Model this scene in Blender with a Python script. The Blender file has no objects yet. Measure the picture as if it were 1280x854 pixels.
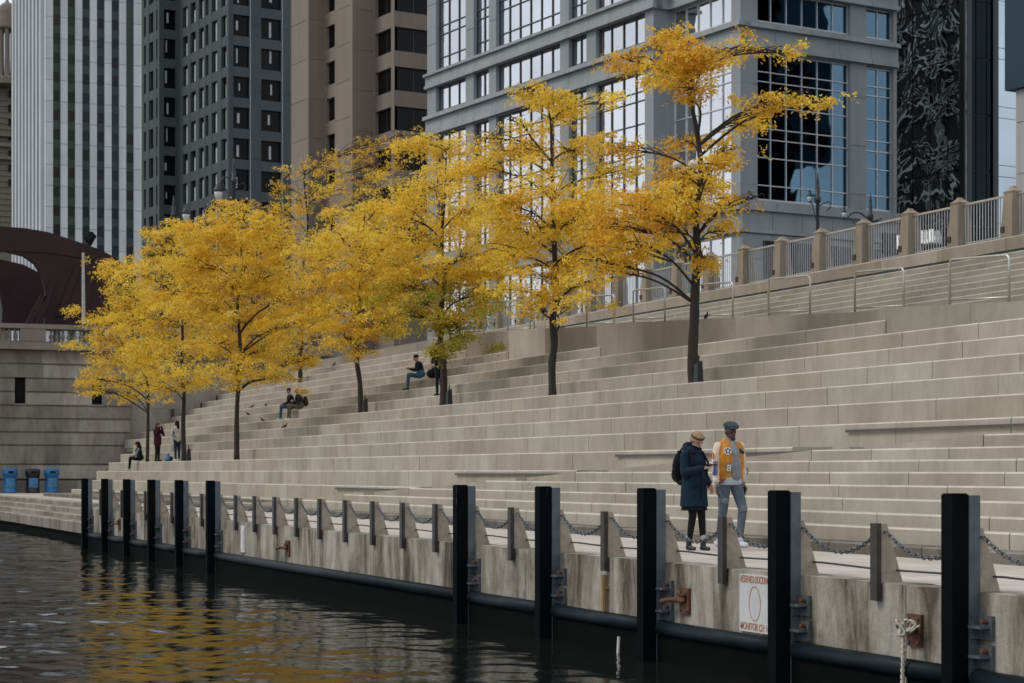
import bpy, bmesh, math, random
import numpy as np
from mathutils import Vector, Matrix, noise
random.seed(7); np.random.seed(7)
R = math.radians
C = bpy.context.scene.collection
F, H, PX, PY = 2400.0, 1.07, 640.0, 590.0
AL = R(22.8); CA, SA = math.cos(AL), math.sin(AL)
# ---------- surveying: photo pixel -> real place (X along the quay, Y inland, Z up) ----------
def at_Y(px, Y):
    Z = Y/((px-PX)/F*CA+SA); r = (px-PX)*Z/F
    return -Z*CA+r*SA, Z
def xY(px, Y): return at_Y(px, Y)[0]
def at_Z(px, py, Z):
    r = (px-PX)*Z/F
    return Vector((-Z*CA+r*SA, Z*SA+r*CA, H+(PY-py)*Z/F))
def depth(X, Y): return -X*CA+Y*SA
def zat(py, X, Y): return H+(PY-py)*depth(X, Y)/F
ORD = ['first','second','third','fourth','fifth','sixth','seventh','eighth','ninth','tenth','eleventh','twelfth','thirteenth','fourteenth','fifteenth','sixteenth','seventeenth','eighteenth','nineteenth','twentieth']
ORD += ['twenty-'+o for o in ORD[:9]] + ['thirtieth'] + ['thirty-'+o for o in ORD[:9]]

# ---------- mesh building ----------
class MB:
    def __init__(s): s.v=[]; s.f=[]; s.m=[]; s.t=[]; s.cm=0; s.ct=0.5
    def face(s, idx): s.f.append(idx); s.m.append(s.cm); s.t.append(s.ct)
    def hexa(s, p):
        b=len(s.v); s.v += [tuple(q) for q in p]
        for q in ((0,3,2,1),(4,5,6,7),(0,1,5,4),(1,2,6,5),(2,3,7,6),(3,0,4,7)): s.face([b+i for i in q])
    def box(s, x0,x1,y0,y1,z0,z1):
        s.hexa([(x0,y0,z0),(x1,y0,z0),(x1,y1,z0),(x0,y1,z0),(x0,y0,z1),(x1,y0,z1),(x1,y1,z1),(x0,y1,z1)])
    def quad(s, a,b,c,d):
        k=len(s.v); s.v += [tuple(a),tuple(b),tuple(c),tuple(d)]; s.face([k,k+1,k+2,k+3])
    def tube(s, pts, rad, n=6, cap=True):
        pts=[Vector(p) for p in pts]
        if not hasattr(rad,'__len__'): rad=[rad]*len(pts)
        base=len(s.v); pu=None
        for i,p in enumerate(pts):
            d=(pts[min(i+1,len(pts)-1)]-pts[max(i-1,0)])
            d = d.normalized() if d.length>1e-9 else Vector((0,0,1))
            if pu is None:
                u=d.cross(Vector((0,0,1)));
                if u.length<.1: u=d.cross(Vector((1,0,0)))
            else: u=pu-d*pu.dot(d)
            u.normalize(); pu=u; w=d.cross(u)
            for k in range(n):
                a=2*math.pi*k/n; q=p+(u*math.cos(a)+w*math.sin(a))*rad[i]; s.v.append((q.x,q.y,q.z))
        for i in range(len(pts)-1):
            for k in range(n):
                a=base+i*n+k; b=base+i*n+(k+1)%n; s.face([a,b,b+n,a+n])
        if cap:
            s.face([base+k for k in range(n)][::-1]); e=base+(len(pts)-1)*n; s.face([e+k for k in range(n)])
    def lathe(s, cx,cy, prof, n=12):     # prof: (r,z) list bottom->top
        s.ring([(Vector((cx,cy,z)), r) for r,z in prof], n)
    def ring(s, pr, n=12):
        base=len(s.v)
        for p,r in pr:
            for k in range(n):
                a=2*math.pi*k/n; s.v.append((p.x+r*math.cos(a), p.y+r*math.sin(a), p.z))
        for i in range(len(pr)-1):
            for k in range(n):
                a=base+i*n+k; b=base+i*n+(k+1)%n; s.face([a,b,b+n,a+n])
        s.face([base+k for k in range(n)][::-1]); e=base+(len(pr)-1)*n; s.face([e+k for k in range(n)])
    def prism(s, poly, off):    # poly: 3D points, off: vector
        b=len(s.v); n=len(poly); off=Vector(off)
        for p in poly: s.v.append(tuple(p))
        for p in poly: s.v.append(tuple(Vector(p)+off))
        s.face(list(range(b,b+n))[::-1]); s.face(list(range(b+n,b+2*n)))
        for i in range(n): j=(i+1)%n; s.face([b+i,b+j,b+n+j,b+n+i])
    def build(s, name, mats, parent=None, smooth=False):
        me=bpy.data.meshes.new(name); me.from_pydata(s.v,[],s.f)
        if not isinstance(mats,(list,tuple)): mats=[mats]
        for m in mats: me.materials.append(m)
        if len(mats)>1: me.polygons.foreach_set('material_index', s.m)
        if any(abs(t-.5)>1e-6 for t in s.t):
            a=me.attributes.new('tint','FLOAT','FACE'); a.data.foreach_set('value', s.t)
        bm=bmesh.new(); bm.from_mesh(me); bmesh.ops.recalc_face_normals(bm, faces=bm.faces); bm.to_mesh(me); bm.free()
        if smooth: me.polygons.foreach_set('use_smooth',[True]*len(me.polygons))
        me.update()
        return link(name, me, parent)
def link(name, data, parent=None):
    o=bpy.data.objects.new(name,data); C.objects.link(o)
    if parent is not None:
        o.parent=parent
        if data is not None: o.matrix_parent_inverse = Matrix.Translation(-parent.location) if parent.get('_abs') else Matrix.Identity(4)
    return o
def tag(o,label,cat,group=None):
    o['label']=label; o['category']=cat
    if group: o['group']=group
    return o
def struct(o, kind='structure'): o['kind']=kind; return o
def thing(name,label,cat,loc=(0,0,0),rz=0,group=None,absolute=False):
    o=bpy.data.objects.new(name,None); C.objects.link(o); o.location=loc; o.rotation_euler=(0,0,rz); o.empty_display_size=.2
    if absolute: o['_abs']=1
    return tag(o,label,cat,group)
def copy_tree(o,parent=None):
    c=o.copy(); C.objects.link(c)
    if parent is not None: c.parent=parent
    for ch in [k for k in C.objects if k.parent==o]: copy_tree(ch,c)
    return c

# ---------- materials ----------
def nmat(name):
    m=bpy.data.materials.new(name); m.use_nodes=True; nt=m.node_tree
    return m,nt,nt.nodes['Principled BSDF']
def lk(nt,a,b): nt.links.new(a,b)
def coords(nt, scale=(1,1,1)):
    g=nt.nodes.new('ShaderNodeNewGeometry'); mp=nt.nodes.new('ShaderNodeMapping'); mp.inputs['Scale'].default_value=scale
    lk(nt,g.outputs['Position'],mp.inputs['Vector']); return mp.outputs['Vector']
def tex(nt, scale, vscale=(1,1,1), detail=4, rough=.55, dist=0):
    n=nt.nodes.new('ShaderNodeTexNoise'); n.inputs['Scale'].default_value=scale; n.inputs['Detail'].default_value=detail
    n.inputs['Roughness'].default_value=rough; n.inputs['Distortion'].default_value=dist
    lk(nt,coords(nt,vscale),n.inputs['Vector']); return n.outputs['Fac']
def ramp(nt, fac, stops):
    r=nt.nodes.new('ShaderNodeValToRGB'); e=r.color_ramp.elements
    while len(e)<len(stops): e.new(.5)
    for i,(p,c) in enumerate(stops): e[i].position=p; e[i].color=(*c,1) if len(c)==3 else c
    lk(nt,fac,r.inputs['Fac']); return r.outputs['Color']
def g3(v): return (v,v,v)
def mul(nt,a,b,fac=1.0):
    n=nt.nodes.new('ShaderNodeMix'); n.data_type='RGBA'; n.blend_type='MULTIPLY'; n.inputs['Factor'].default_value=fac
    lk(nt,a,n.inputs['A']); lk(nt,b,n.inputs['B']); return n.outputs['Result']
def mixc(nt,a,b,fac):
    n=nt.nodes.new('ShaderNodeMix'); n.data_type='RGBA'
    for s,k in ((a,'A'),(b,'B')):
        if isinstance(s,tuple): n.inputs[k].default_value=(*s,1)
        else: lk(nt,s,n.inputs[k])
    if isinstance(fac,float): n.inputs['Factor'].default_value=fac
    else: lk(nt,fac,n.inputs['Factor'])
    return n.outputs['Result']
def bump(nt,b,h,strength=.3,dist=.02):
    n=nt.nodes.new('ShaderNodeBump'); n.inputs['Strength'].default_value=strength; n.inputs['Distance'].default_value=dist
    lk(nt,h,n.inputs['Height']); lk(nt,n.outputs['Normal'],b.inputs['Normal'])
def attr(nt,name='tint'):
    a=nt.nodes.new('ShaderNodeAttribute'); a.attribute_name=name; return a.outputs['Fac']
def simple(name,col,rough=.7,metal=0,var=.15,scale=6,spec=.5,bmp=0):
    m,nt,b=nmat(name); b.inputs['Roughness'].default_value=rough; b.inputs['Metallic'].default_value=metal
    b.inputs['Specular IOR Level'].default_value=spec
    n=tex(nt,scale,detail=5)
    c=ramp(nt,n,[(.3,tuple(x*(1-var) for x in col)),(.7,tuple(min(1,x*(1+var)) for x in col))])
    lk(nt,c,b.inputs['Base Color'])
    if bmp: bump(nt,b,tex(nt,scale*4,detail=4),bmp,.01)
    return m
def stone(name,col,tintamt=.35,streak=.35,rough=.85,patch=.25,warm=(1.0,.95,.86)):
    m,nt,b=nmat(name); b.inputs['Roughness'].default_value=rough; b.inputs['Specular IOR Level'].default_value=.25
    big=ramp(nt,tex(nt,.35,detail=5),[(.3,g3(1-patch)),(.7,g3(1.0))])
    fine=ramp(nt,tex(nt,30,detail=6,rough=.7),[(.2,g3(.86)),(.8,g3(1.06))])
    st=ramp(nt,tex(nt,1,(1.1,1.1,.4),detail=7,rough=.72,dist=.4),[(.36,tuple(1-streak*k for k in (.95,1,1.08))),(.6,g3(1.0))])
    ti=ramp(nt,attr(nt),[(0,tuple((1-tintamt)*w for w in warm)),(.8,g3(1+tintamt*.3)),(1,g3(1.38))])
    rgb=nt.nodes.new('ShaderNodeRGB'); rgb.outputs[0].default_value=(*col,1)
    c=mul(nt,mul(nt,mul(nt,mul(nt,rgb.outputs[0],big),fine),st),ti)
    lk(nt,c,b.inputs['Base Color']); bump(nt,b,tex(nt,40,detail=6,rough=.7),.25,.01)
    return m
M={}
M['step']=stone('limestone_step',(.44,.40,.335),.10,.24,patch=.16,warm=(1,.96,.89))
M['wallstone']=stone('wall_stone',(.385,.35,.295),.12,.2)
M['stairstone']=stone('upper_stair_stone',(.38,.352,.305),.10,.2)
M['pillar']=stone('pillar_stone',(.42,.375,.315),.2,.25)
M['river_step']=stone('river_step_stone',(.33,.31,.265),.2,.5,patch=.35)
M['mottled']=stone('dark_kerb_stone',(.20,.185,.155),.2,.5,patch=.35)  # darker, blotchier tone for the lowest step row
M['abut']=stone('abutment_stone',(.33,.305,.27),.22,.42,patch=.35,warm=(1,.97,.93))
M['endwall']=stone('end_wall_stone',(.37,.345,.31),.2,.25)
M['street']=simple('asphalt',(.055,.055,.056),.9,bmp=.3)
M['dark']=simple('dark_recess',(.012,.012,.012),.9,spec=.05)
def quay_mat():
    m,nt,b=nmat('stained_concrete'); b.inputs['Roughness'].default_value=.8
    base=ramp(nt,tex(nt,1.1,detail=8,rough=.7),[(.33,(.13,.118,.09)),(.47,(.31,.29,.24)),(.65,(.45,.425,.365))])
    st=ramp(nt,tex(nt,1,(1.7,1.7,.32),detail=9,rough=.68,dist=.8),[(.37,(.20,.18,.14)),(.47,(.70,.67,.60)),(.56,g3(1.0))])
    st2=ramp(nt,tex(nt,1,(6,6,1.1),detail=8,rough=.75,dist=.5),[(.34,g3(.7)),(.5,g3(1.0))])
    wh=ramp(nt,tex(nt,1,(5.0,5.0,.5),detail=5,rough=.6),[(.66,g3(0)),(.74,g3(1))])
    c=mul(nt,mul(nt,base,st),st2); c=mixc(nt,c,(.5,.48,.42),wh)
    # lower edge algae
    lk(nt,c,b.inputs['Base Color']); bump(nt,b,tex(nt,22,detail=7,rough=.7),.5,.02); return m
M['quay']=quay_mat()
def walk_mat():
    m,nt,b=nmat('walkway_paving'); b.inputs['Roughness'].default_value=.8; b.inputs['Specular IOR Level'].default_value=.3
    br=nt.nodes.new('ShaderNodeTexBrick'); br.inputs['Scale'].default_value=1; br.inputs['Brick Width'].default_value=1.1; br.inputs['Row Height'].default_value=.42
    br.inputs['Mortar Size'].default_value=.006; br.inputs['Color1'].default_value=(.44,.385,.33,1); br.inputs['Color2'].default_value=(.51,.45,.39,1); br.inputs['Mortar'].default_value=(.30,.27,.23,1)
    lk(nt,coords(nt),br.inputs['Vector'])
    c=mul(nt,br.outputs['Color'],ramp(nt,tex(nt,.9,detail=6,rough=.65),[(.3,g3(.8)),(.65,g3(1.03))]))
    lk(nt,c,b.inputs['Base Color']); bump(nt,b,tex(nt,50,detail=5),.2,.01); return m
M['walk']=walk_mat()
def water_mat():
    m,nt,b=nmat('river_water'); b.inputs['Base Color'].default_value=(.010,.011,.009,1); b.inputs['Roughness'].default_value=.04
    b.inputs['IOR'].default_value=1.33; b.inputs['Specular IOR Level'].default_value=.42
    a=tex(nt,7,(1,1,1),detail=4,rough=.55,dist=.5); c=tex(nt,.55,(1,1,1),detail=3,rough=.5)
    n=nt.nodes.new('ShaderNodeMath'); n.operation='MULTIPLY_ADD'; lk(nt,c,n.inputs[0]); n.inputs[1].default_value=2.6; lk(nt,a,n.inputs[2])
    bump(nt,b,n.outputs[0],.5,.006); return m
M['water']=water_mat()
def leaf_mat(name,stops,scale=.9):
    m,nt,b=nmat(name)
    out=nt.nodes['Material Output']; tr=nt.nodes.new('ShaderNodeBsdfTranslucent'); mx=nt.nodes.new('ShaderNodeMixShader')
    c=mixc(nt,ramp(nt,tex(nt,scale,detail=2),stops),ramp(nt,tex(nt,9,detail=2),stops),.5)
    c=mul(nt,c,ramp(nt,attr(nt),[(0,(.50,.42,.35)),(.35,(.85,.82,.75)),(.6,g3(1)),(1,(1.1,1.15,1.5))]))
    lk(nt,c,b.inputs['Base Color']); lk(nt,c,tr.inputs['Color']); b.inputs['Roughness'].default_value=.55; b.inputs['Specular IOR Level'].default_value=.3
    mx.inputs[0].default_value=.5; lk(nt,b.outputs[0],mx.inputs[1]); lk(nt,tr.outputs[0],mx.inputs[2]); lk(nt,mx.outputs[0],out.inputs['Surface']); return m
M['leaf']=leaf_mat('locust_leaf_yellow',[(.3,(.76,.47,.02)),(.5,(.93,.66,.06)),(.7,(.97,.80,.18))])
M['leaf_o']=leaf_mat('locust_leaf_orange',[(.3,(.60,.32,.015)),(.5,(.84,.50,.04)),(.7,(.92,.62,.09))])
M['leaf_g']=leaf_mat('locust_leaf_green',[(.3,(.16,.17,.015)),(.5,(.40,.34,.025)),(.7,(.78,.55,.05))])
M['bark']=simple('bark',(.035,.028,.022),.95,var=.4,scale=18,bmp=.6)
def piling_mat():
    m,nt,b=nmat('black_piling_steel'); b.inputs['Roughness'].default_value=.7; b.inputs['Specular IOR Level'].default_value=.04
    base=ramp(nt,tex(nt,3,detail=6,rough=.7),[(.35,(.0025,.004,.0052)),(.6,(.004,.006,.0075)),(.75,(.010,.011,.011))])
    sc=ramp(nt,tex(nt,1,(9,9,2.2),detail=6,rough=.7,dist=.6),[(.665,g3(0)),(.70,g3(1))])
    zz=ramp(nt,tex(nt,.9,detail=1),[(.5,g3(0)),(.56,g3(1))])
    c=mixc(nt,base,(.13,.14,.145),mul(nt,sc,zz)); lk(nt,c,b.inputs['Base Color']); bump(nt,b,tex(nt,14,detail=5),.3,.006); return m
M['piling']=piling_mat()
M['piling_edge']=simple('grey_piling_flange',(.085,.108,.125),.55,var=.25,scale=6)
M['bracket']=simple('bracket_steel',(.10,.115,.125),.5,.3,var=.3,scale=12)
M['fender']=simple('black_rubber_fender',(.006,.011,.014),.5,var=.5,scale=3,spec=.15)
M['undersheet']=simple('dark_sheet_pile',(.004,.005,.005),.9,spec=.05)
M['bronze']=simple('brown_post_metal',(.36,.30,.235),.6,.1,var=.2,scale=9)
M['bronze_d']=simple('dark_post_plate',(.05,.043,.036),.5,.3,var=.25,scale=9)
M['chain']=simple('galvanised_chain',(.13,.135,.14),.5,.6,var=.3,scale=20)
M['cable']=simple('steel_cable',(.07,.065,.06),.5,.4)
M['rust']=simple('rusty_iron',(.12,.05,.028),.9,.1,var=.5,scale=14,bmp=.5)
M['rope']=simple('white_rope',(.50,.46,.38),.9,var=.25,scale=30)
M['steel']=simple('brushed_steel_rail',(.50,.47,.42),.38,.8,var=.1)
M['rail']=simple('painted_rail',(.38,.39,.40),.5,.3,var=.1)
M['white']=simple('white_paint',(.62,.60,.57),.6,var=.08)
M['red']=simple('orange_red_paint',(.42,.16,.07),.6,var=.15)
M['binblue']=simple('blue_plastic',(.012,.13,.34),.45,var=.15)
M['binblack']=simple('black_plastic',(.012,.012,.014),.5)
M['maroon']=simple('maroon_bridge_steel',(.030,.011,.012),.65,var=.35,scale=.6,spec=.3)
# ================= SETTING: steps, ramps, walkway, water =================
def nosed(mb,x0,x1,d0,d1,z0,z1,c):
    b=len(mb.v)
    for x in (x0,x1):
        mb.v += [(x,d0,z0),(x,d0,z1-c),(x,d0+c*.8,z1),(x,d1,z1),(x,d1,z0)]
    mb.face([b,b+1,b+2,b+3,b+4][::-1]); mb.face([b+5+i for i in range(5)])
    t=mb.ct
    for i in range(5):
        j=(i+1)%5; mb.ct=1.0 if i==1 else t  # chamfer gets the palest tint: edge wear plus a highlight put into the colour
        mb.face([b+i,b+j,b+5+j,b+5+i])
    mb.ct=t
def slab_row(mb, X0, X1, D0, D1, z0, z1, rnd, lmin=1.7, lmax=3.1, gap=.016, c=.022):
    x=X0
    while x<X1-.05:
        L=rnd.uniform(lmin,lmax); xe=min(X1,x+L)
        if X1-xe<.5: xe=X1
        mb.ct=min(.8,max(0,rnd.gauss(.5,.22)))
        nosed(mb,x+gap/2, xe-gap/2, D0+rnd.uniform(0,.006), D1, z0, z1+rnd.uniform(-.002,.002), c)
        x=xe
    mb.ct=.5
rnd=random.Random(3)
SEAM=-59.0
SMALL=[(.15,13.83),(.35,14.18),(.52,14.53),(.70,14.88),(.884,15.23),(1.07,15.58),(1.245,15.93),(1.42,16.28),(1.60,16.63)]
SX0=[-86.5,-49.0,-45.3,-41.5,-37.7,-33.9,-30.2,-26.4,-22.4]
def seatz(j): return 1.915+.405*j
def seatD(j): return 18.5+.822*j
def zr(X): return min(.15+max(0,(X+53.5))*.0468, 1.75)     # lower ramp surface
XR=4.0
mb=MB()
pz=0
for k,(z,D) in enumerate(SMALL):
    Dn=SMALL[k+1][1] if k<8 else 17.0
    if k==0:
        kb=MB(); slab_row(kb, SX0[k], XR, D, Dn+.06, pz-.03, z, rnd); struct(kb.build('kerb',M['mottled'])); pz=z; continue
    slab_row(mb, SX0[k], XR, D, Dn+.06, pz-.03, z, rnd)
    # the wedge where the ramp runs out into this step
    if k>=1:
        mb.ct=.25; xa=SX0[k]; xb=SX0[k]-3.7
        mb.hexa([(xb,D,pz-.03),(xa-.01,D,pz-.03),(xa-.01,D+.4,pz-.03),(xb,D+.4,pz-.03),(xb,D,pz+.004),(xa-.01,D,z-.006),(xa-.01,D+.4,z-.006),(xb,D+.4,pz+.004)])
    pz=z
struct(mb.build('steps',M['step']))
mb=MB()   # lower ramp surface, one sloping strip climbing to the right
n=40
for i in range(n):
    xa=-58+i*(XR+58)/n; xb=-58+(i+1)*(XR+58)/n
    mb.ct=.7
    def fd(X):
        k=0
        for q in range(9):
            if X>=SX0[q]: k=q
        return SMALL[k][1]+.02
    d=max(fd(xa),13.85)
    za,zb=zr(xa)-.006,zr(xb)-.006
    mb.hexa([(xa,d+.43,-.5),(xb,d+.43,-.5),(xb,19.2,-.5),(xa,19.2,-.5),(xa,d+.43,za),(xb,d+.43,zb),(xb,19.2,zb),(xa,19.2,za)])
struct(mb.build('ramp',M['step']))
# seating terraces
mb=MB()
RX={-1:-29.3,-2:-36.6,-3:-43.7,-4:-50.7,6:-35.0,7:-51.0,8:-60.0,9:-66.0,10:-72.0}
LX={-4:-87.4,-3:-88.7,-2:-90.2,-1:-91.5,0:-92.8,1:-93.9}
for j in range(-4,11):
    xr=RX.get(j,XR); xl=LX.get(j,-100.0); D=seatD(j); Dn=seatD(j+1)+.06 if j<10 else 28.6
    z=seatz(j)
    if xr>SEAM: slab_row(mb, max(SEAM,-999), xr, D, Dn, z-(.44 if j>0 else 1.3), z, rnd, 1.5,3.3)
    zl=z
    slab_row(mb, xl, min(SEAM,xr)-.005, D, Dn, zl-(.44 if j>0 else 1.3), zl, rnd, 1.2,3.0)
    # solid core end of each row on the bridge side
mb.ct=.5
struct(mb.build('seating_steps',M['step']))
mb=MB(); 
for j in range(-4,11):     # backing under the terraces so that no gap is open
    xl=LX.get(j,-100.0)+.05; xr=RX.get(j,XR)-.05
    mb.box(xl,xr,seatD(j)+.05,28.5,-.4 if j==-4 else seatz(j-1)-.2,seatz(j)-.03 )
struct(mb.build('steps_core',M['step']))
# upper ramp, upper stairs
def zu(X): return max(4.0, min(6.5, 4.37+(-30.3-X)*.0507))
WALLSEG=[(-35.0,XR,23.46),(-51.0,-35.0,24.28),(-60.0,-51.0,25.10),(-66.0,-60.0,25.92),(-72.0,-66.0,26.75)]
mb=MB()
for xa,xb,D in WALLSEG:
    x=xa
    while x<xb-.05:
        xe=min(xb,x+rnd.uniform(2.4,4.2));
        if xb-xe<.8: xe=xb
        mb.ct=min(1,max(0,rnd.gauss(.45,.35)))
        z0=zu(x)-1.3
        mb.hexa([(x+.004,D,z0),(xe-.004,D,z0),(xe-.004,D+.3,z0),(x+.004,D+.3,z0),(x+.004,D,zu(x)),(xe-.004,D,zu(xe)),(xe-.004,D+.3,zu(xe)),(x+.004,D+.3,zu(x))])
        x=xe
    if xa>-72: 
        mb.ct=.4; mb.box(xa-.3,xa,D,D+.9,zu(xa)-1.3,zu(xa)-.01)
tag(mb.build('retaining_wall',M['wallstone']),'brown stone retaining wall along the top of the seating terraces under the looped handrails','wall')
mb=MB()
n=30
for i in range(n):
    xa=-72+i*(XR+72)/n; xb=-72+(i+1)*(XR+72)/n
    d=max(q[2] for q in WALLSEG if q[0]<=min(xb-.1,XR) and xb-.1<=q[1]+.2) if True else 0
    mb.hexa([(xa,d+.31,2.5),(xb,d+.31,2.5),(xb,29,2.5),(xa,29,2.5),(xa,d+.31,zu(xa)-.02),(xb,d+.31,zu(xb)-.02),(xb,29,zu(xb)-.02),(xa,29,zu(xa)-.02)])
struct(mb.build('upper_ramp',M['stairstone']))
mb=MB()
for m in range(0,13):
    z=6.5-.19*m; D=29.0-.285*m
    x_end=-30.3-(z-.01-4.37)/.0507 if z>4.4 else -30
    xl=max(-72,x_end)
    slab_row(mb, xl, XR, D, D+.33, z-.22, z, rnd, 1.6,3.2, .010, .02)
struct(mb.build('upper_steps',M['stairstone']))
# walkway, plaza and steps to the water
mb=MB(); mb.box(-57.9,XR+4,10.75,13.85,-.3,0); mb.box(-99.95,-57.9,12.55,20.6,-.3,0)
struct(mb.build('walkway',M['walk']))
mb=MB()
for k,(z,D,Dn) in enumerate([(-.004,12.2,12.55),(-.17,11.75,12.25),(-.34,11.3,11.8),(-.5,10.85,11.35)]):
    slab_row(mb,-99.95,-57.9,D,Dn,z-.22 if k<3 else -.85,z,rnd,1.6,2.8)
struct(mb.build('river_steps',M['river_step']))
mb=MB(); mb.box(-99.95,-57.9,10.95,12.5,-3,-.6); struct(mb.build('river_steps_base',M['undersheet']))
# street ground
mb=MB(); mb.box(-1500,700,29.0,1800,5.5,6.50); struct(mb.build('street_ground',M['street']))
mb=MB(); mb.box(-100,XR,29.3,32.5,5.4,6.506); mb.box(-100,-72,27.5,28.3,5.4,6.503); struct(mb.build('pavement',M['stairstone']))
# river: rippled mesh near the quay, flat beyond
def river():
    x0,x1,y0,y1=-74.0,-8.0,-11.0,10.6; cs=.058
    nx=int((x1-x0)/cs)+1; ny=int((y1-y0)/cs)+1
    X,Y=np.meshgrid(np.linspace(x0,x1,nx),np.linspace(y0,y1,ny),indexing='ij'); Zw=np.zeros_like(X)
    rg=np.random.RandomState(4)
    for i in range(70):
        lam=.20*(2.4/.20)**(rg.rand()); k=2*math.pi/lam; a=rg.normal(scale=.9)+2.2
        s=.0098*(1.15 if lam<1.0 else .85); Zw+=s/k*1.0*np.sin(k*(X*math.cos(a)+Y*math.sin(a))+rg.rand()*6.28+.8*np.sin(.35*X+rg.rand()*6)+.6*np.sin(.5*Y+rg.rand()*6))
    env=.75+.35*np.sin(.21*X+.3*Y)*np.sin(.13*X-.4*Y+1); Zw*=env
    ed=np.minimum(np.minimum((X-x0),(x1-X)),np.minimum((Y-y0),np.full_like(Y,9.)))/1.5; Zw*=np.clip(ed,0,1)
    V=np.stack([X,Y,Zw-1.15],-1).reshape(-1,3)
    idx=np.arange(nx*ny).reshape(nx,ny); Q=np.stack([idx[:-1,:-1],idx[1:,:-1],idx[1:,1:],idx[:-1,1:]],-1).reshape(-1,4)
    n0=len(V); B=[(-1800,-900),(x0,-900),(x1,-900),(700,-900),(-1800,y0),(x0,y0),(x1,y0),(700,y0),(-1800,12),(x0,12),(x1,12),(700,12),(x0,y1),(x1,y1)]
    V=np.concatenate([V,np.array([(a,b,-1.15) for a,b in B])]); 
    Q2=np.array([(0,1,5,4),(1,2,6,5),(2,3,7,6),(4,5,9,8),(6,7,11,10),(12,13,10,9)])+n0
    Q=np.concatenate([Q,Q2]).astype(np.int32)
    me=bpy.data.meshes.new('river'); me.vertices.add(len(V)); me.vertices.foreach_set('co',V.reshape(-1)); me.loops.add(len(Q)*4); me.loops.foreach_set('vertex_index',Q.reshape(-1))
    me.polygons.add(len(Q)); me.polygons.foreach_set('loop_start',np.arange(0,len(Q)*4,4,dtype=np.int32)); me.polygons.foreach_set('loop_total',np.full(len(Q),4,dtype=np.int32))
    me.polygons.foreach_set('use_smooth',[True]*len(Q)); me.materials.append(M['water']); me.update(); me.validate()
    struct(link('river',me))
river()
mb=MB(); mb.quad((-1800,-900,-5),(700,-900,-5),(700,12.0,-5),(-1800,12.0,-5)); struct(mb.build('river_bed',M['dark']))

# ================= quay wall =================
qw=thing('quay_wall','stained concrete river wall with drip stains carrying the black pilings and the chained fin posts','wall',(-30,10.45,0),absolute=True)
mb=MB(); x=-57.9; 
while x<XR+4:
    xe=min(XR+4,x+rnd.uniform(2.7,3.3)); mb.box(x+.006,xe-.006,10.45,10.80,-.695,.0+rnd.uniform(-.003,.003)); x=xe
mb.build('wall_face',M['quay'],qw)
mb=MB(); mb.box(-57.85,XR+4,10.34,10.9,-5,-.77); mb.build('sheet_piling',M['undersheet'],qw)
PIL=[-14.29-3.03*i for i in (0,1,2,3,4,9,10,11,12,13,14)]
PW,PDp=.165,.30
edges=[(-11.1,-13.96)]
P=sorted([-11.32]+PIL,reverse=True)
for i in range(len(P)-1):
    xa=P[i]-.05; xb=P[i+1]+PW+.08
    mb=MB(); mb.tube([(xa,10.36,-.765),(xb,10.36,-.765)],.09,14); mb.build('fender',M['fender'],qw,True)
mb=MB(); mb.tube([(XR,10.36,-.765),(-10.9,10.36,-.765)],.09,14); mb.build('fender',M['fender'],qw,True)
mb=MB(); mb.box(-58.0,-57.86,10.5,13,-1.5,-.01); mb.build('wall_end',M['quay'],qw)
# small wall fittings
mb=MB(); a=xY(302,10.44); mb.box(a,a+.28,10.42,10.449,-.62,-.06); mb.box(a+.05,a+.23,10.405,10.42,-.55,-.13)
tag(mb.build('hatch_plate',M['white']),'pale metal access plate fixed to the quay wall beside the sixth piling from the right','plate')
mb=MB(); a=xY(755,10.4); mb.tube([(a,10.40,-.22),(a,10.40,-.73)],.035,8); mb.box(a-.05,a+.05,10.41,10.45,-.4,-.36)
tag(mb.build('drain_pipe',simple('ochre_paint',(.24,.15,.06),.8,var=.4)),'ochre drain pipe running down the concrete below a fin post','pipe')
mb=MB(); a=xY(771,10.3); mb.tube([(a,10.33,-.95),(a-.01,10.31,-1.4)],.022,8)
tag(mb.build('outlet_pipe',M['white']),'short pale pipe sticking down into the water under the fender','pipe')

# ================= pilings =================
def make_piling():
    t=thing('mooring_piling','','piling')
    mb=MB(); mb.box(0,PW,-.315,-.142,-5,.87); mb.box(.01,PW-.01,-.305,-.15,.87,.880)
    mb.build('pile_body',M['piling'],t)
    mb=MB(); mb.box(.02,PW+.006,-.139,-.02,-1.6,.862); mb.build('steel_pile',M['piling_edge'],t)
    for z in (-.30,-.56):
        mb=MB(); mb.box(PW+.02,PW+.22,-.06,-.005,z-.11,z+.10); mb.box(PW+.008,PW+.04,-.13,-.06,z-.11,z+.10)
        mb.box(PW+.03,PW+.20,-.17,-.06,z-.012,z+.012)
        br=mb.build('bracket',M['bracket'],t)
        mb=MB(); mb.tube([(PW+.15,-.06,z+.05),(PW+.15,-.12,z+.05)],.025,6); mb.build('bolt',M['rust'],br)
    return t
pp=make_piling()
pl=[]
for i,X in enumerate(PIL):
    o=pp if i==0 else copy_tree(pp)
    o.location=(X,10.47,0)
    if i<5: o['label']='large black steel piling, %s from the right'%ORD[i]
    else: o['label']='black steel piling in the far left cluster, %s from the left of the photo'%ORD[10-i]
    o['category']='piling'; o['group']='black steel pilings along the quay'

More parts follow.
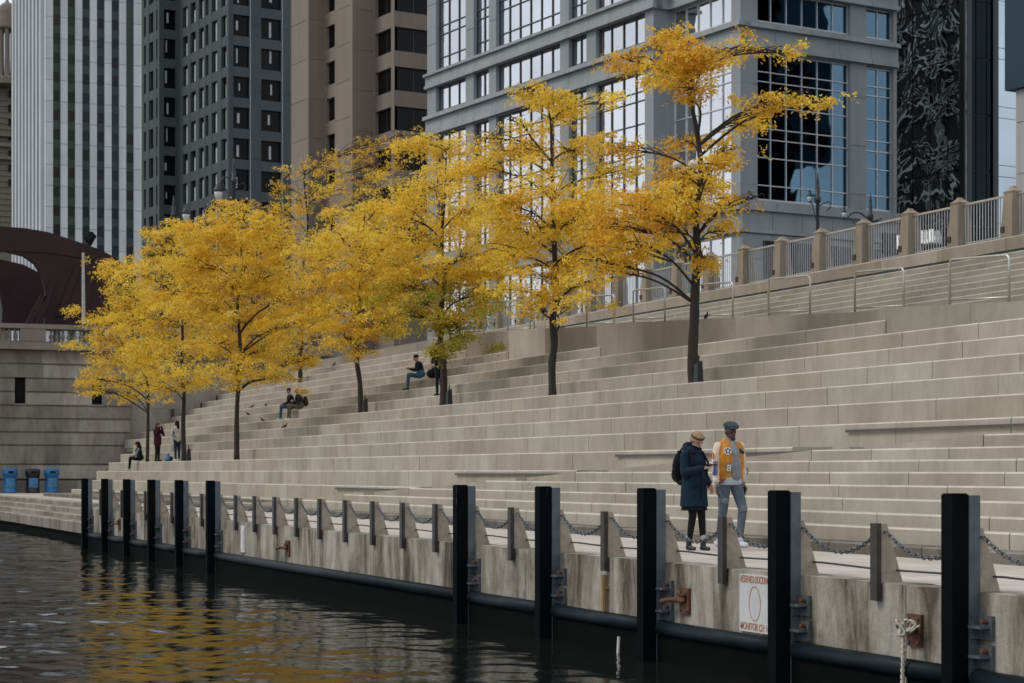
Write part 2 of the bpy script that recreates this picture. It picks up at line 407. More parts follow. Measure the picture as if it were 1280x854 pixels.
# ================= fin posts, chains, cable =================
def make_post():
    t=thing('fin_post','','post')
    mb=MB(); th=.035
    poly=[(0,-.02,-.0),(0,.24,-.0),(0,.055,.57),(0,-.02,.57)]
    mb.prism([Vector(p)-Vector((th,0,0)) for p in poly],(2*th,0,0)); mb.build('fin',M['bronze'],t)
    mb=MB(); mb.box(-.055,.055,-.075,-.02,-.17,.575); mb.build('front_plate',M['bronze_d'],t)
    mb=MB(); mb.tube([(-.075,.03,.49),(.075,.03,.49)],.013,6); mb.build('chain_pin',M['rust'],t)
    return t
post=make_post(); SP=1.515
PX0=-15.7+2*SP; NP=29
def pilabel(X):
    return X
for n in range(NP):
    X=PX0-SP*n
    if X<-57.5: break
    o=post if n==0 else copy_tree(post); o.location=(X,10.45,0)
    o['category']='post'; o['group']='tapered fin posts along the quay edge'
    o['label']='brown tapered fin post carrying the chain, %s from the right along the quay edge'%ORD[n]
def chain_mesh(L=SP-.15, sag=.22, n=26):
    mb=MB(); pts=[]
    for i in range(n+1):
        t=i/n; pts.append(Vector((-(t-.5)*L,0,-sag*(1-(2*t-1)**2))))
    for i in range(n):
        a,b=pts[i],pts[i+1]; d=(b-a); c=(a+b)/2; l=d.length*.68; d.normalize()
        up=Vector((0,1,0)) if i%2 else d.cross(Vector((0,1,0)))
        loop=[]
        for k in range(8):
            an=2*math.pi*k/8; loop.append(c+d*l*math.cos(an)+up*.020*math.sin(an))
        loop.append(loop[0]); mb.tube(loop,.0075,4,False)
    return mb
ch=chain_mesh().build('chain',M['chain'],None,True)
for n in range(NP-1):
    X=PX0-SP*(n+.5)
    if X<-56.8: break
    o=ch if n==0 else ch.copy()
    if n: C.objects.link(o)
    o.location=(X,10.48,.49); o['category']='chain'; o['group']='chains hanging between the fin posts'
    o.rotation_euler=(0,0,0)
    o['label']='drooping grey metal chain slung between the %s and %s fin posts from the right'%(ORD[n],ORD[n+1])
mb=MB(); xs=[2-1.0*i for i in range(60)]
mb.tube([(x,10.62,.125+.012*math.sin(x*2.1)) for x in xs],.011,6)
tag(mb.build('guard_cable',M['cable']),'thin dark cable threaded low through all the fin posts','cable')

# mooring hooks
def hook(X,z,label,sc=1.0,arm=True):
    t=thing('mooring_hook',label,'mooring hook',(X,10.45,z),group='rusty mooring hooks on the river wall')
    mb=MB(); mb.box(-.11,.11,-.035,0,-.15,.15); mb.build('back_plate',M['rust'],t)
    mb=MB(); mb.lathe(0,0,[(.07,-.05),(.08,-.03),(.06,0),(.08,.03),(.07,.05)],10)
    mb.v=[(x,-.06-abs(zz)*.3+y*.4,zz+.04) for x,y,zz in mb.v]; mb.tube([(-.02,-.05,.0),(-.16,-.13,.01),(-.34,-.15,-.02)] if arm else [(-.16,-.10,.03),(0,-.12,.03),(.16,-.10,.05)],.03 if arm else .026,8); mb.build('horn',M['rust'],t)
    for sx in (-.075,.075):
        for sz in (-.11,.11):
            mb=MB(); mb.tube([(sx,-.03,sz),(sx,-.05,sz)],.016,6); mb.build('bolt',M['bracket'],t)
    return t
hook(xY(858,10.45),-.42,'rust red mooring hook with a long arm beside the third large piling')
hook(xY(1146,10.45),-.41,'rusty mooring hook with a white rope knotted on it beneath the fin posts',arm=False)
hook(xY(361,10.45),-.41,'small dark mooring hook on the middle of the river wall')
hook(xY(150,10.45),-.35,'mooring hook between the far left pilings')
X=xY(1134,10.3); mb=MB()
for q in range(6):
    pts=[]; ph=q*1.3
    for k in range(26):
        a=2*math.pi*k/25; pts.append((X+.03+(.095-.010*q)*math.cos(a)*math.cos(ph*.4)+.02*math.sin(ph),10.30-.02*q+.025*math.sin(2*a+ph),-.375+.015*math.sin(ph)+(.045+.012*(q%3))*math.sin(a+.3*ph)))
    mb.tube(pts,.012,6,False)
mb.tube([(X-.13,10.33,-.37),(X-.03,10.28,-.36),(X+.06,10.27,-.40),(X+.16,10.33,-.35)],.014,6)
for s in (0,math.pi):
    pts=[(X+.03+.011*math.cos(s+k*.9)-.0006*k,10.24+.011*math.sin(s+k*.9),-.42-.016*k) for k in range(54)]
    mb.tube(pts,.012,5)
mb.tube([(X-.02,10.30,-.42),(X-.05,10.31,-.7),(X-.03,10.33,-1.2)],.012,5)
tag(mb.build('mooring_rope',M['rope'],None,True),'frayed white rope knotted round a rusty hook and hanging to the water','rope')

# sign on the wall
t=thing('dock_sign','white reserved docking notice with an orange ring on the river wall','sign',(-18.04,10.43,-.35))
mb=MB(); mb.box(-.33,.33,-.012,.02,-.31,.31); mb.build('panel',simple('sign_white',(.55,.55,.54),.5,var=.1),t)
mb=MB(); pts=[(.125*math.cos(2*math.pi*k/36),-.0145,.19*math.sin(2*math.pi*k/36)) for k in range(37)]
for k in range(36):
    a,b=Vector(pts[k]),Vector(pts[k+1]); s=.91
    mb.quad(a,b,Vector((b.x*s,b.y,b.z*.94)),Vector((a.x*s,a.y,a.z*.94)))
mb.build('ring_mark',M['red'],t)
def text_obj(txt,size,mat,parent,loc,rot,name='lettering',ext=.001,sx=1,width=None):
    cu=bpy.data.curves.new(name,'FONT'); cu.body=txt; cu.size=size; cu.align_x='CENTER'; cu.align_y='CENTER'; cu.extrude=ext; cu.offset=size*.012
    o=bpy.data.objects.new('tmp',cu); C.objects.link(o); bpy.context.view_layer.update()
    me=bpy.data.meshes.new_from_object(o.evaluated_get(bpy.context.evaluated_depsgraph_get())); bpy.data.objects.remove(o)
    me.materials.clear(); me.materials.append(mat); me.name=name
    if width:
        xs=[v.co.x for v in me.vertices]; sx=width/(max(xs)-min(xs))
    me.transform(Matrix.LocRotScale(Vector(loc),Matrix.Rotation(rot[2],3,'Z')@Matrix.Rotation(rot[0],3,'X'),Vector((sx,1,1))))
    return link(name,me,parent)
text_obj('RESERVED DOCKING',.11,M['red'],t,(0,-.0145,.255),(R(90),0,0),width=.61)
text_obj('MONITOR CH 16',.11,M['red'],t,(0,-.0145,-.255),(R(90),0,0),width=.61)

# ================= dark riser bars and loop handrails =================
def add_riser_bar(pxa,pxb,Dr,dz,label,zfun):  # thin dark bar set just in front of a riser, below its edge
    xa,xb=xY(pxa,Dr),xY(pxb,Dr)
    t=thing('riser_bar',label,'handrail',(xa,Dr,zfun),group='long dark bars on the terrace risers')
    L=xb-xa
    mb=MB(); mb.box(0,L,-.06,-.035,-.022,.022); mb.build('rail',simple('dark_brown_bar',(.085,.075,.065),.8),t)
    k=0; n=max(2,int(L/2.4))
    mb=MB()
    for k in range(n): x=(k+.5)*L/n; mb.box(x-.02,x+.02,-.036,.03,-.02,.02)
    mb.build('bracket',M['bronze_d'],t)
add_riser_bar(1060,1500,18.5,0,'long dark bar on the terrace riser at the right edge of the photo',seatz(0)-.13)
add_riser_bar(772,1016,17.68,0,'long dark bar on the riser just behind the two walkers',seatz(-1)-.10)
add_riser_bar(571,760,16.86,0,'long dark bar on the riser left of the walker in the long blue coat',seatz(-2)-.09)
add_riser_bar(421,567,16.03,0,'long dark bar on the riser left of the fifth large piling',seatz(-3)-.08)
add_riser_bar(112,400,15.2,0,'long dark bar on the lowest riser behind the far left pilings',seatz(-4)-.08)
def loop_rail(X,D,i,L=1.95):
    z=zu(X); sl=-.0507
    t=thing('loop_handrail','rounded steel loop handrail on the upper ramp edge, %s from the right'%ORD[i],'handrail',(X,D,z),group='loop handrails along the upper ramp')
    h=.93; r=.09; pts=[]
    a=-L/2; b=L/2
    mb=MB()
    pts=[(a,0,0-sl*0+a*sl),(a,0,h-r+a*sl),(a+r*.3,0,h-r*.3+a*sl),(a+r,0,h+(a+r)*sl),(b-r,0,h+(b-r)*sl),(b-r*.3,0,h-r*.3+b*sl),(b,0,h-r+b*sl),(b,0,b*sl)]
    mb.tube(pts,.026,8); mb.build('loop',M['steel'],t,True)
    mb=MB(); mb.tube([(a+.02,0,.10+a*sl),(b-.02,0,.10+b*sl)],.02,8); mb.build('bottom_bar',M['steel'],t,True)
for i,X in enumerate([-31.95,-36.75,-40.65,-44.4,-48.2,-53.1,-57.2,-61.4,-65.6]):
    D=next(q[2] for q in WALLSEG if q[0]<=X<=q[1])+.15
    loop_rail(X,D,i)

# ================= pillars and street railing =================
mb=MB(); slab_row(mb,-73.6,XR,28.98,29.55,6.42,6.74,rnd,2.0,3.6); tag(mb.build('railing_plinth',M['pillar']),'long low stone kerb beneath the street pillars and railings','plinth')
def make_pillar():
    t=thing('stone_pillar','','pillar')
    def fr(mb,a,b,z0,z1): mb.hexa([(-a,-a,z0),(a,-a,z0),(a,a,z0),(-a,a,z0),(-b,-b,z1),(b,-b,z1),(b,b,z1),(-b,b,z1)])
    mb=MB(); fr(mb,.225,.165,0,1.08); mb.build('shaft',M['pillar'],t)
    mb=MB(); fr(mb,.165,.18,1.083,1.12); fr(mb,.18,.07,1.122,1.22); fr(mb,.07,.055,1.222,1.26); mb.build('cap',M['pillar'],t)
    mb=MB(); mb.box(-.205,-.075,-.245,-.19,.14,.28); mb.build('light_box',M['bronze_d'],t)
    return t
pil=make_pillar()
NPIL=17
for i in range(NPIL):
    o=pil if i==0 else copy_tree(pil); X=-38.2-2.17*i; o.location=(X,29.25,6.74)
    o['label']='tapered stone pillar on the street kerb, %s from the right'%ORD[i]; o['category']='pillar'; o['group']='stone pillars of the street railing'
def make_panel():
    t=thing('street_railing','','railing'); L=2.17-.36
    mb=MB(); mb.box(-L/2,L/2,-.03,.03,1.03,1.08); mb.build('top_rail',M['steel'],t)
    mb=MB(); mb.box(-L/2,L/2,-.015,.015,.06,.09)
    k=-L/2+.06
    while k<L/2: mb.box(k-.009,k+.009,-.009,.009,.0,1.03); k+=.118
    mb.build('bars',M['rail'],t); return t
pan=make_panel()
for i in range(-1,NPIL-1):
    o=pan if i==-1 else copy_tree(pan); o.location=(-38.2-2.17*(i+.5),29.25,6.74)
    o['label']=('grey barred railing panel between the %s and %s stone pillars from the right'%(ORD[i],ORD[i+1])) if i>=0 else 'grey barred railing panel right of all the stone pillars'
    o['category']='railing'; o['group']='barred street railing panels'

# ================= bridge abutment =================
XA=-100.0
ab=thing('bridge_abutment','grey coursed stone bridge abutment with slot windows and a balustrade on top','abutment',(XA,14,-1),absolute=True)
mb=MB(); r3=random.Random(5)
joints=[-3,-.9,.2]; y=557
zs=[zat(p,XA,14.5) for p in (600,581,557,540.5,523.5,507,490,473,455,437)]
zs=[-3]+zs
slots=[(18.5,32),(115,128)]
def Yab(px): # Y on plane X=XA
    a=(px-PX)/F; Z=XA/(-CA+a*SA); return Z*SA+a*Z*CA
sl=[(Yab(a),Yab(b)) for a,b in slots]; zs0,zs1=zat(504,XA,14.5),zat(473,XA,14.5)
Y0,Y1=3.0,Yab(163)
for i in range(len(zs)-1):
    y=Y0
    while y<Y1-.01:
        ye=min(Y1,y+r3.uniform(1.3,2.6));
        if Y1-ye<.5: ye=Y1
        cuts=[(y,ye)]
        if zs[i]>=zs0-.25 and zs[i+1]<=zs1+.25:
            for a,b in sl:
                nc=[]
                for p,q in cuts:
                    if q<=a or p>=b: nc.append((p,q))
                    else:
                        if p<a: nc.append((p,a))
                        if q>b: nc.append((b,q))
                cuts=nc
        for p,q in cuts:
            mb.ct=min(1,max(0,r3.gauss(.5,.3)))
            mb.box(XA-.6,XA+(.12 if i<2 else 0),p,q-.004,zs[i]+.06,zs[i+1]-.03)
            mb.ct=.0; mb.box(XA-.6,XA-.07,p,q,zs[i+1]-.03,zs[i+1]+.06)
        y=ye
mb.build('coursed_wall',M['abut'],ab)
mb=MB(); mb.box(XA-12,XA-.3,Y0,Y1-.05,-3,zs[-1]-.05); mb.build('core',M['dark'],ab)
for a,b in sl:
    mb=MB(); mb.box(XA-.28,XA-.2,a,b,zs0,zs1); w=mb.build('slot_window',M['dark'],ab)
    mb=MB(); mb.box(XA-.2,XA+.03,a-.1,b+.1,zs0-.12,zs0-.01); mb.build('sill',M['abut'],w)
YB1=33.0
zc=zat(437,XA,14.5); zb=zat(426,XA,14.5); zt=zat(411,XA,14.5); ztt=zat(404.5,XA,14.5)
mb=MB(); mb.box(XA-.6,XA+.55,Y0,YB1,zc,zc+.22); mb.box(XA-.6,XA+.42,Y0,YB1,zc+.222,zc+.36); mb.build('cornice',M['endwall'],ab)
mb=MB(); mb.box(XA-.45,XA+.1,Y0,YB1,zc+.362,zb); mb.build('balustrade_base',M['endwall'],ab)
mb=MB(); mb.box(XA-.45,XA+.15,Y0,YB1,zt+.03,ztt); mb.build('balustrade_rail',M['endwall'],ab)
ped=[]; y=Yab(25); 
ya,yb=Yab(25),Yab(57); per=Yab(108)-Yab(25)+1.2
k=-3
cuts=[]
while ya+k*per<YB1:
    if ya+k*per>Y0: cuts.append((ya+k*per,yb+k*per))
    k+=1
for a,b in cuts:
    mb=MB(); mb.box(XA-.42,XA+.12,a,b,zb+.002,zt+.028); mb.build('pedestal',M['endwall'],ab)
hb=zt+.03-zb
pr=[(.09,0),(.09,.10),(.05,.13),(.11,.30),(.12,.40),(.06,.62),(.05,.75),(.09,.87),(.09,1.0)]
bal=None; y=Y0+.2; nb=0; bals=[]
while y<YB1 and nb<98:
    if not any(a-.12<y<b+.12 for a,b in cuts):
        if bal is None:
            mb=MB(); mb.lathe(0,0,[(r_,z_*hb) for r_,z_ in pr],8); bal=mb.build('baluster',M['endwall'],ab,True); o=bal
        else:
            o=bal.copy(); C.objects.link(o)
        o.location=(XA-.15,y,zb); nb+=1
    y+=.30
# end wall closing the terraces, pale, with small openings
mb=MB()
yy=Y1
zz=[-.3,2.2,4.4,6.3,zc]
for i in range(4):
    y=Y1
    while y<YB1-.01:
        ye=min(YB1,y+r3.uniform(1.8,3.2)); mb.ct=min(1,max(0,r3.gauss(.6,.25))); mb.box(XA-1.2,XA-.35,y,ye-.004,zz[i],zz[i+1]-.008); y=ye
tag(mb.build('end_wall',M['endwall']),'plain pale stone wall closing the terraces beside the bridge abutment','wall')
for i,(px,py,h) in enumerate([(215.5,517,.5),(252.5,509,.45),(272,499,.4)]):
    a=(px-PX)/F; X=XA-.34; Z=X/(-CA+a*SA); p=at_Z(px,py,Z)
    mb=MB(); mb.box(X,X+.04,p.y-.08,p.y+.09,p.z-h*.5,p.z+h*.5)
    tag(mb.build('wall_vent',M['bronze_d']),'small dark upright vent in the pale end wall, %s from the left'%ORD[i],'vent','vents in the pale end wall')
mb=MB(); mb.box(XA-14,XA-.6,Y1-.06,200,4,zc+.1); mb.box(XA-14,XA-.6,-60,Y1,zc-.6,zc+.1); struct(mb.build('bridge_deck',M['street']))

# ================= bridge truss =================
def Tpt(px,py,X):
    a=(px-PX)/F; Z=X/(-CA+a*SA); return at_Z(px,py,Z)
bt=thing('bridge_truss','dark maroon steel bridge truss with a curved top chord and arched opening','bridge',(-104,10,8),absolute=True)
XT=-103.0
top=[(-420,322),(-300,300),(-200,290),(-100,284),(0,283),(30,285),(60,290),(100,303),(125,312),(146,323),(170,345),(195,385),(200,415)]
bot=[(170,415),(110,415),(55,413),(52,345),(44,331),(30,321),(10,316),(-10,315)]
outer=[(-10,283)]+[p for p in top if p[0]>=0]+bot
mb=MB()
def strip(a,b,X,th):
    n=len(a)
    for i in range(n-1):
        q=[Tpt(*a[i],X),Tpt(*a[i+1],X),Tpt(*b[i+1],X),Tpt(*b[i],X)]
        mb.prism(q,(-th,0,0))
# top chord
A=[(-420,322),(-300,300),(-200,290),(-100,284),(0,283),(30,285),(60,290),(100,303),(125,312),(146,323),(170,345)]
B=[(-420,352),(-300,330),(-200,320),(-100,315),(0,313.5),(30,314.5),(60,316),(100,322),(125,327),(146,334),(170,356)]
strip(A,B,XT,.8); mb.build('top_chord',M['maroon'],bt)
mb=MB(); strip([(10,315),(30,320),(44,330),(52,344),(57,362)],[(10,313),(30,314.5),(44,315),(58,316),(80,318)],XT-.06,.5)
strip([(57,362),(80,318)][::1],[(56,413),(130,413)],XT-.06,.5)
mb.prism([Tpt(*p,XT-.06) for p in ((80,318),(100,322),(146,334),(170,356),(196,413),(130,413))],(-.5,0,0))
mb.build('gusset_plate',M['maroon'],bt)
mb=MB(); strip([(-120,318),(-60,319),(0,324),(30,331),(57,345)],[(-120,342),(-60,343),(0,348),(30,351),(57,352)],XT-7,.8)
mb.build('rear_chord',M['maroon'],bt)
mb=MB(); mb.prism([Tpt(*p,XT-6.6) for p in ((-120,345),(0,347),(57,350),(60,413),(2,413),(3,385),(0,368),(-6,356),(-40,356),(-50,413),(-120,413))],(-.4,0,0)); mb.build('rear_plate',M['maroon'],bt)
for a,b in (((45,405),(62,352)),((100,405),(110,340)),((30,408),(50,370)),((70,395),(95,330))):
    p,q=Tpt(*a,XT+.05),Tpt(*b,XT+.05); mb=MB(); mb.prism([p,p+Vector((0,.35,0)),q+Vector((0,.35,0)),q],(-.12,0,0)); mb.build('brace',M['maroon'],bt)
mb=MB(); p=Tpt(113,293,XT-3)
mb.tube([Tpt(113,300,XT-3),Tpt(114.5,290,XT-3)],.12,6); mb.tube([Tpt(109,302,XT-3),Tpt(119,294,XT-3)],[.35,.12],6)
tag(mb.build('bridge_floodlight',M['dark']),'small black fitting standing on the curved bridge chord','floodlight')
mb=MB(); b0=Tpt(104.5,405,XT+2.5); b1=Tpt(104,316,XT+2.5); mb.tube([b0,b1],[.10,.07],8)
tag(mb.build('flagpole',simple('pale_pole',(.4,.37,.36),.5)),'thin pale pole standing in front of the maroon bridge truss','pole')

# ================= bins =================
def make_bin(px,body,panel,label):
    X=-98.6; a=(px-PX)/F; Z=X/(-CA+a*SA); p=at_Z(px,0,Z)
    t=thing('litter_bin',label,'bin',(X,p.y,0),group='litter bins against the abutment')
    mb=MB(); mb.lathe(0,0,[(.33,0),(.35,.04),(.35,.10),(.33,.12),(.33,.86),(.36,.88),(.36,.92)],20); mb.build('barrel',body,t,True)
    mb=MB(); mb.lathe(0,0,[(.37,.922),(.38,.96),(.38,1.13),(.35,1.19),(.2,1.23),(.02,1.24)],20); lid=mb.build('lid',body,t,True)
    mb=MB(); mb.box(.34,.387,-.13,.13,1.0,1.11); mb.build('opening',M['dark'],lid)
    mb=MB()
    for k in range(8):
        a0=-.75+k*1.5/8; a1=a0+1.5/8; r=.336
        mb.hexa([(r*math.cos(q)*s,r*math.sin(q)*s,z) for z in (.28,.76) for s,q in ((1,a0),(1.02,a0),(1.02,a1),(1,a1))])
    mb.build('front_panel',panel,t)
pb=simple('bin_panel_blue',(.05,.17,.32),.5,var=.35,scale=9)
make_bin(12.5,M['binblue'],pb,'blue recycling bin leftmost of the three beside the abutment')
make_bin(41,M['binblack'],pb,'black bin with a blue front panel between two blue bins')
make_bin(64.5,M['binblue'],pb,'blue recycling bin nearest the terraces, right of the black bin')
# ================= buildings =================
def w2(r,Z): return Vector((-Z*CA+r*SA, Z*SA+r*CA, 0))
ELc=Vector((-.5958,1)).normalized(); EFc=Vector((1,.5958)).normalized()
GLc=Vector((-math.tan(AL),1)).normalized(); GFc=Vector((1,math.tan(AL))).normalized()
class Seg: pass
def zigzag(pxa,Z0,segs,grid=False):
    eL,eF=(GLc,GFc) if grid else (ELc,EFc)
    q=(pxa-PX)/F; P=Vector((q*Z0,Z0)); out=[]
    for typ,pxb in segs:
        d=-eL if typ=='L' else eF; n=-eF if typ=='L' else -eL
        q=(pxb-PX)/F; t=(q*P.y-P.x)/(d.x-q*d.y)
        s=Seg(); s.typ=typ; s.P=P.copy(); s.d=d; s.n=n; s.L=t; s.px0=(P.x/P.y*F+PX); s.px1=pxb
        s.W=w2(P.x,P.y); s.D=w2(d.x,d.y); s.N=w2(n.x,n.y); out.append(s); P=P+d*t
    return out
def u_of(s,px):
    q=(px-PX)/F; return (q*s.P.y-s.P.x)/(s.d.x-q*s.d.y)
def z_of(s,px,py):
    u=u_of(s,px); Z=s.P.y+s.d.y*u; return H+(PY-py)*Z/F
def fb(mb,s,u0,u1,z0,z1,a,b):
    o=s.W; p=[]
    for z in (z0,z1):
        for u,dd in ((u0,a),(u1,a),(u1,b),(u0,b)):
            q=o+s.D*u+s.N*dd; p.append((q.x,q.y,z))
    mb.hexa(p)
def glass(name,col,rough=.03,wob=.02,wscale=.25,metal=.9,wdist=1.0,dark=None,spec=.5):
    m,nt,b=nmat(name); b.inputs['Specular IOR Level'].default_value=spec; b.inputs['Metallic'].default_value=metal; b.inputs['Roughness'].default_value=rough
    c=ramp(nt,tex(nt,.12,detail=1),[(.35,tuple(x*.8 for x in col)),(.65,col)])
    if dark: c=mul(nt,c,ramp(nt,attr(nt),[(0,g3(dark)),(1,g3(1.1))]))
    lk(nt,c,b.inputs['Base Color'])
    if wob: bump(nt,b,tex(nt,wscale,detail=2,dist=.6),wob,wdist)
    return m
def facade(root,s,cols,rows,wallm,glassm,wz0,wz1,dep=.6,gd=.35,mull=None,winname='window',count=[0],rr=random.Random(1),slab=None):
    """cols: list of (pxa,pxb) openings; rows: list of (z0,z1)"""
    us=[(max(0,u_of(s,a)),min(s.L,u_of(s,b))) for a,b in cols]
    E0=.004 if s.typ=='F' else 0; E1=s.L-(.004 if s.typ=='L' else 0)
    mb=MB(); x=E0
    for a,b in us:
        if a-x>.02: slabs(mb,s,x,a,wz0,wz1,dep,rr,slab)
        x=b
    if E1-x>.02: slabs(mb,s,x,E1,wz0,wz1,dep,rr,slab)
    for a,b in us:
        z=wz0
        for r0,r1 in rows:
            if r0-z>.02: mb.ct=.5; fb(mb,s,a,b,z,r0,-dep,-.03)
            z=r1
        if wz1-z>.02: fb(mb,s,a,b,z,wz1,-dep,-.03)
    mb.build('wall',wallm,root)
    rest=MB()
    for a,b in us:
        for r0,r1 in rows:
            tgt=MB() if count[0]<96 else rest
            tgt.ct=rr.random(); fb(tgt,s,a,b,r0,r1,-gd-.12,-gd)
            if tgt is not rest:
                w=tgt.build(winname,glassm,root); count[0]+=1
                if mull: 
                    mm=MB(); mull(mm,s,a,b,r0,r1); 
                    if mm.v: mm.build('mullions',mull.mat,w)
            elif mull:
                pass
    if rest.v: struct(rest.build(winname,glassm,root),'stuff')
def slabs(mb,s,a,b,z0,z1,dep,rr,slab):
    if not slab: mb.ct=.5; fb(mb,s,a,b,z0,z1,-dep,0); return
    z=z0
    while z<z1-.01:
        ze=min(z1,z+slab); mb.ct=min(1,max(0,rr.gauss(.5,.18))); fb(mb,s,a,b,z,ze-.05,-dep,0); mb.ct=.1; fb(mb,s,a,b,ze-.05,ze,-dep,-.04); z=ze
def core(root,segs,z0,z1,dep,mat,back=14):
    mb=MB()
    for i,s in enumerate(segs):
        if s.typ=='L':
            bk=min(back,segs[i+1].L-.15) if i+1<len(segs) else back
            fb(mb,s,.02,s.L-dep-.05,z0,z1,-bk,-dep+.1)
        else:
            bk=min(back,segs[i-1].L-.15) if i else back
            fb(mb,s,dep+.05,s.L-.02,z0,z1,-bk,-dep+.1)
    mb.build('core',mat,root)
def rows_from(s,px,ytop,ybot,pitch,n0,n1):
    out=[]
    zt,zb=z_of(s,px,ytop),z_of(s,px,ybot); p=z_of(s,px,0)-z_of(s,px,pitch)
    for k in range(n0,n1): out.append((zb-k*p,zt-k*p))
    return sorted(out)
def bst(name,col,**k): return stone(name,col,**k)
def cement(name,col,tint=.25,rough=.8):
    m,nt,b=nmat(name); b.inputs['Roughness'].default_value=rough; b.inputs['Specular IOR Level'].default_value=.3
    c=mul(nt,ramp(nt,tex(nt,.15,detail=5),[(.3,tuple(x*.86 for x in col)),(.7,col)]),ramp(nt,attr(nt),[(0,g3(1-tint)),(1,g3(1+tint*.5))]))
    c=mul(nt,c,ramp(nt,tex(nt,1,(1.2,1.2,.05),detail=4),[(.3,g3(.88)),(.6,g3(1))]))
    lk(nt,c,b.inputs['Base Color']); return m
BZ=6.45
# --- white ribbed tower (far) ---
S=zigzag(18,340,[('L',57),('F',179)],True); L_,F_=S
zt=z_of(F_,57,-60)
t=thing('ribbed_tower','tall pale grey tower with bright vertical stone ribs behind the bridge','building',tuple(F_.W+Vector((0,0,BZ))),absolute=True)
cnt=[0]; pale=cement('pale_marble',(.60,.63,.63),.10); g1=glass('tower_glass',(.022,.032,.034),.3,0,metal=0,dark=.3,spec=.25)
spn=cement('green_spandrel',(.095,.125,.122))
rws=rows_from(F_,70,17,30,23.9,-4,14)
cols=[(66.3+18.3*k,76+18.3*k) for k in range(6)]
us=[(u_of(F_,a),u_of(F_,b)) for a,b in cols]
mb=MB(); x=0; rr=random.Random(2)
for a,b in us+[(F_.L,F_.L)]:
    z=BZ
    while z<zt: 
        ze=min(zt,z+3.4); mb.ct=min(1,max(0,rr.gauss(.6,.25))); fb(mb,F_,x,a,z,ze-.06,-1.2,0); z=ze
    x=b
mb.build('rib',pale,t)
for (a,b),c in zip(us,cols):
    mb=MB(); fb(mb,F_,a,b,BZ,zt,-1.2,-.6); mb.build('spandrel_strip',spn,t)
    for r0,r1 in rws:
        if r1<z_of(F_,100,345): continue
        mb=MB(); mb.ct=rr.random(); fb(mb,F_,a+.05,b-.05,r0,r1,-.7,-.56)
        if cnt[0]<98: mb.build('window',g1,t); cnt[0]+=1
mb=MB(); n=9
for k in range(n):
    u=L_.L*(k+.15)/n; fb(mb,L_,u,u+L_.L/n*.42,BZ,zt,-.6,.55)
fb(mb,L_,L_.L-2.4,L_.L-1.22,BZ,zt,-.9,-.01)
mb.build('rib',pale,t)
mb=MB(); fb(mb,L_,0,L_.L-2.01,BZ,zt,-.9,-.3); mb.build('side_glazing',cement('side_grey',(.23,.27,.28)),t)
mb=MB(); c0=L_.W+L_.N*-.95; 
q=[L_.W+L_.N*-.95, L_.W+L_.D*L_.L+L_.N*-.95+F_.N*-1.3, F_.W+F_.D*F_.L+F_.N*-1.25, L_.W+F_.D*F_.L+L_.N*-.95]
mb.prism([Vector((p.x,p.y,BZ)) for p in q],(0,0,zt-BZ-.1)); mb.build('core',M['dark'],t)

# --- ornate old tower at far left ---
t=thing('ornate_tower','old brown masonry tower with domed turret at the top left edge of the photo','building',tuple(at_Z(5,590,430)),absolute=True)
brn=cement('brown_terracotta',(.235,.20,.165)); 
S=zigzag(-60,430,[('F',60)],True)[0]
zz=lambda y: H+(PY-y)*430/F
mb=MB(); fb(mb,S,0,S.L,BZ,zz(105),-25,0)
mb.build('wall',brn,t)
for y in (98,165,178,194):
    mb=MB(); fb(mb,S,0,S.L,zz(y+2),zz(y-2),0,1.2); mb.build('cornice',brn,t)
mb=MB()
for k in range(26): fb(mb,S,0,S.L,zz(120+k*7.3+1.2),zz(120+k*7.3),.01,.25)
mb.build('string_course',brn,t)
for k in range(7):
    for px in (10.5,16.5):
        mb=MB(); y=108+k*18+ (4 if k>3 else 0); fb(mb,S,u_of(S,px),u_of(S,px+2.6),zz(y+9),zz(y),.26,.4); mb.build('window',M['dark'],t)
P=at_Z(9,590,432); mb=MB()
def zc_(y): return H+(PY-y)*432/F
for k in range(8):
    a=2*math.pi*(k+.5)/8+.2; mb.lathe(P.x+1.75*math.cos(a),P.y+1.75*math.sin(a),[(.55,zc_(98)),(.5,zc_(70)),(.5,zc_(42)),(.6,zc_(38))],8)
mb.build('column',brn,t)
mb=MB(); mb.lathe(P.x,P.y,[(2.6,zc_(38)),(2.7,zc_(34)),(2.3,zc_(31)),(2.4,zc_(28)),(2.0,zc_(24)),(2.1,zc_(16)),(1.9,zc_(10)),(1.3,zc_(6)),(.5,zc_(3)),(.15,zc_(-1)),(.05,zc_(-8))],16); mb.build('dome',brn,t,True)
mb=MB(); mb.lathe(P.x,P.y,[(3.3,zc_(107)),(3.3,zc_(99)),(3.1,zc_(98))],16); mb.build('turret_base',brn,t)

# --- dark grey tower with stepped bays ---
S=zigzag(177,235,[('L',199),('F',223),('L',285.5),('F',366)])
t=thing('dark_tower','dark grey office tower with stepped corners and black square windows','building',tuple(S[3].W+Vector((0,0,BZ))),absolute=True)
dk=cement('dark_grey_granite',(.082,.096,.10),.15); dg=glass('dark_tower_glass',(.007,.008,.009),.3,0,metal=0,dark=.5,spec=.12)
blind=simple('pale_blind',(.40,.42,.42),.7)
ref=S[3]; rws=rows_from(ref,298,18.3,44.8,38.6,-3,8); wz1=z_of(ref,298,-70)
rws=[r for r in rws if r[1]<wz1]
cnt=[0]
def mullF(mm,s,a,b,r0,r1):
    c=a+(b-a)*random.uniform(.42,.56); w=(b-a)*random.uniform(.03,.06); k=random.uniform(.1,.4); fb(mm,s,c-w,c+w,r0+(r1-r0)*k,r0+(r1-r0)*random.uniform(.6,.95),-.345,-.30)
mullF.mat=blind
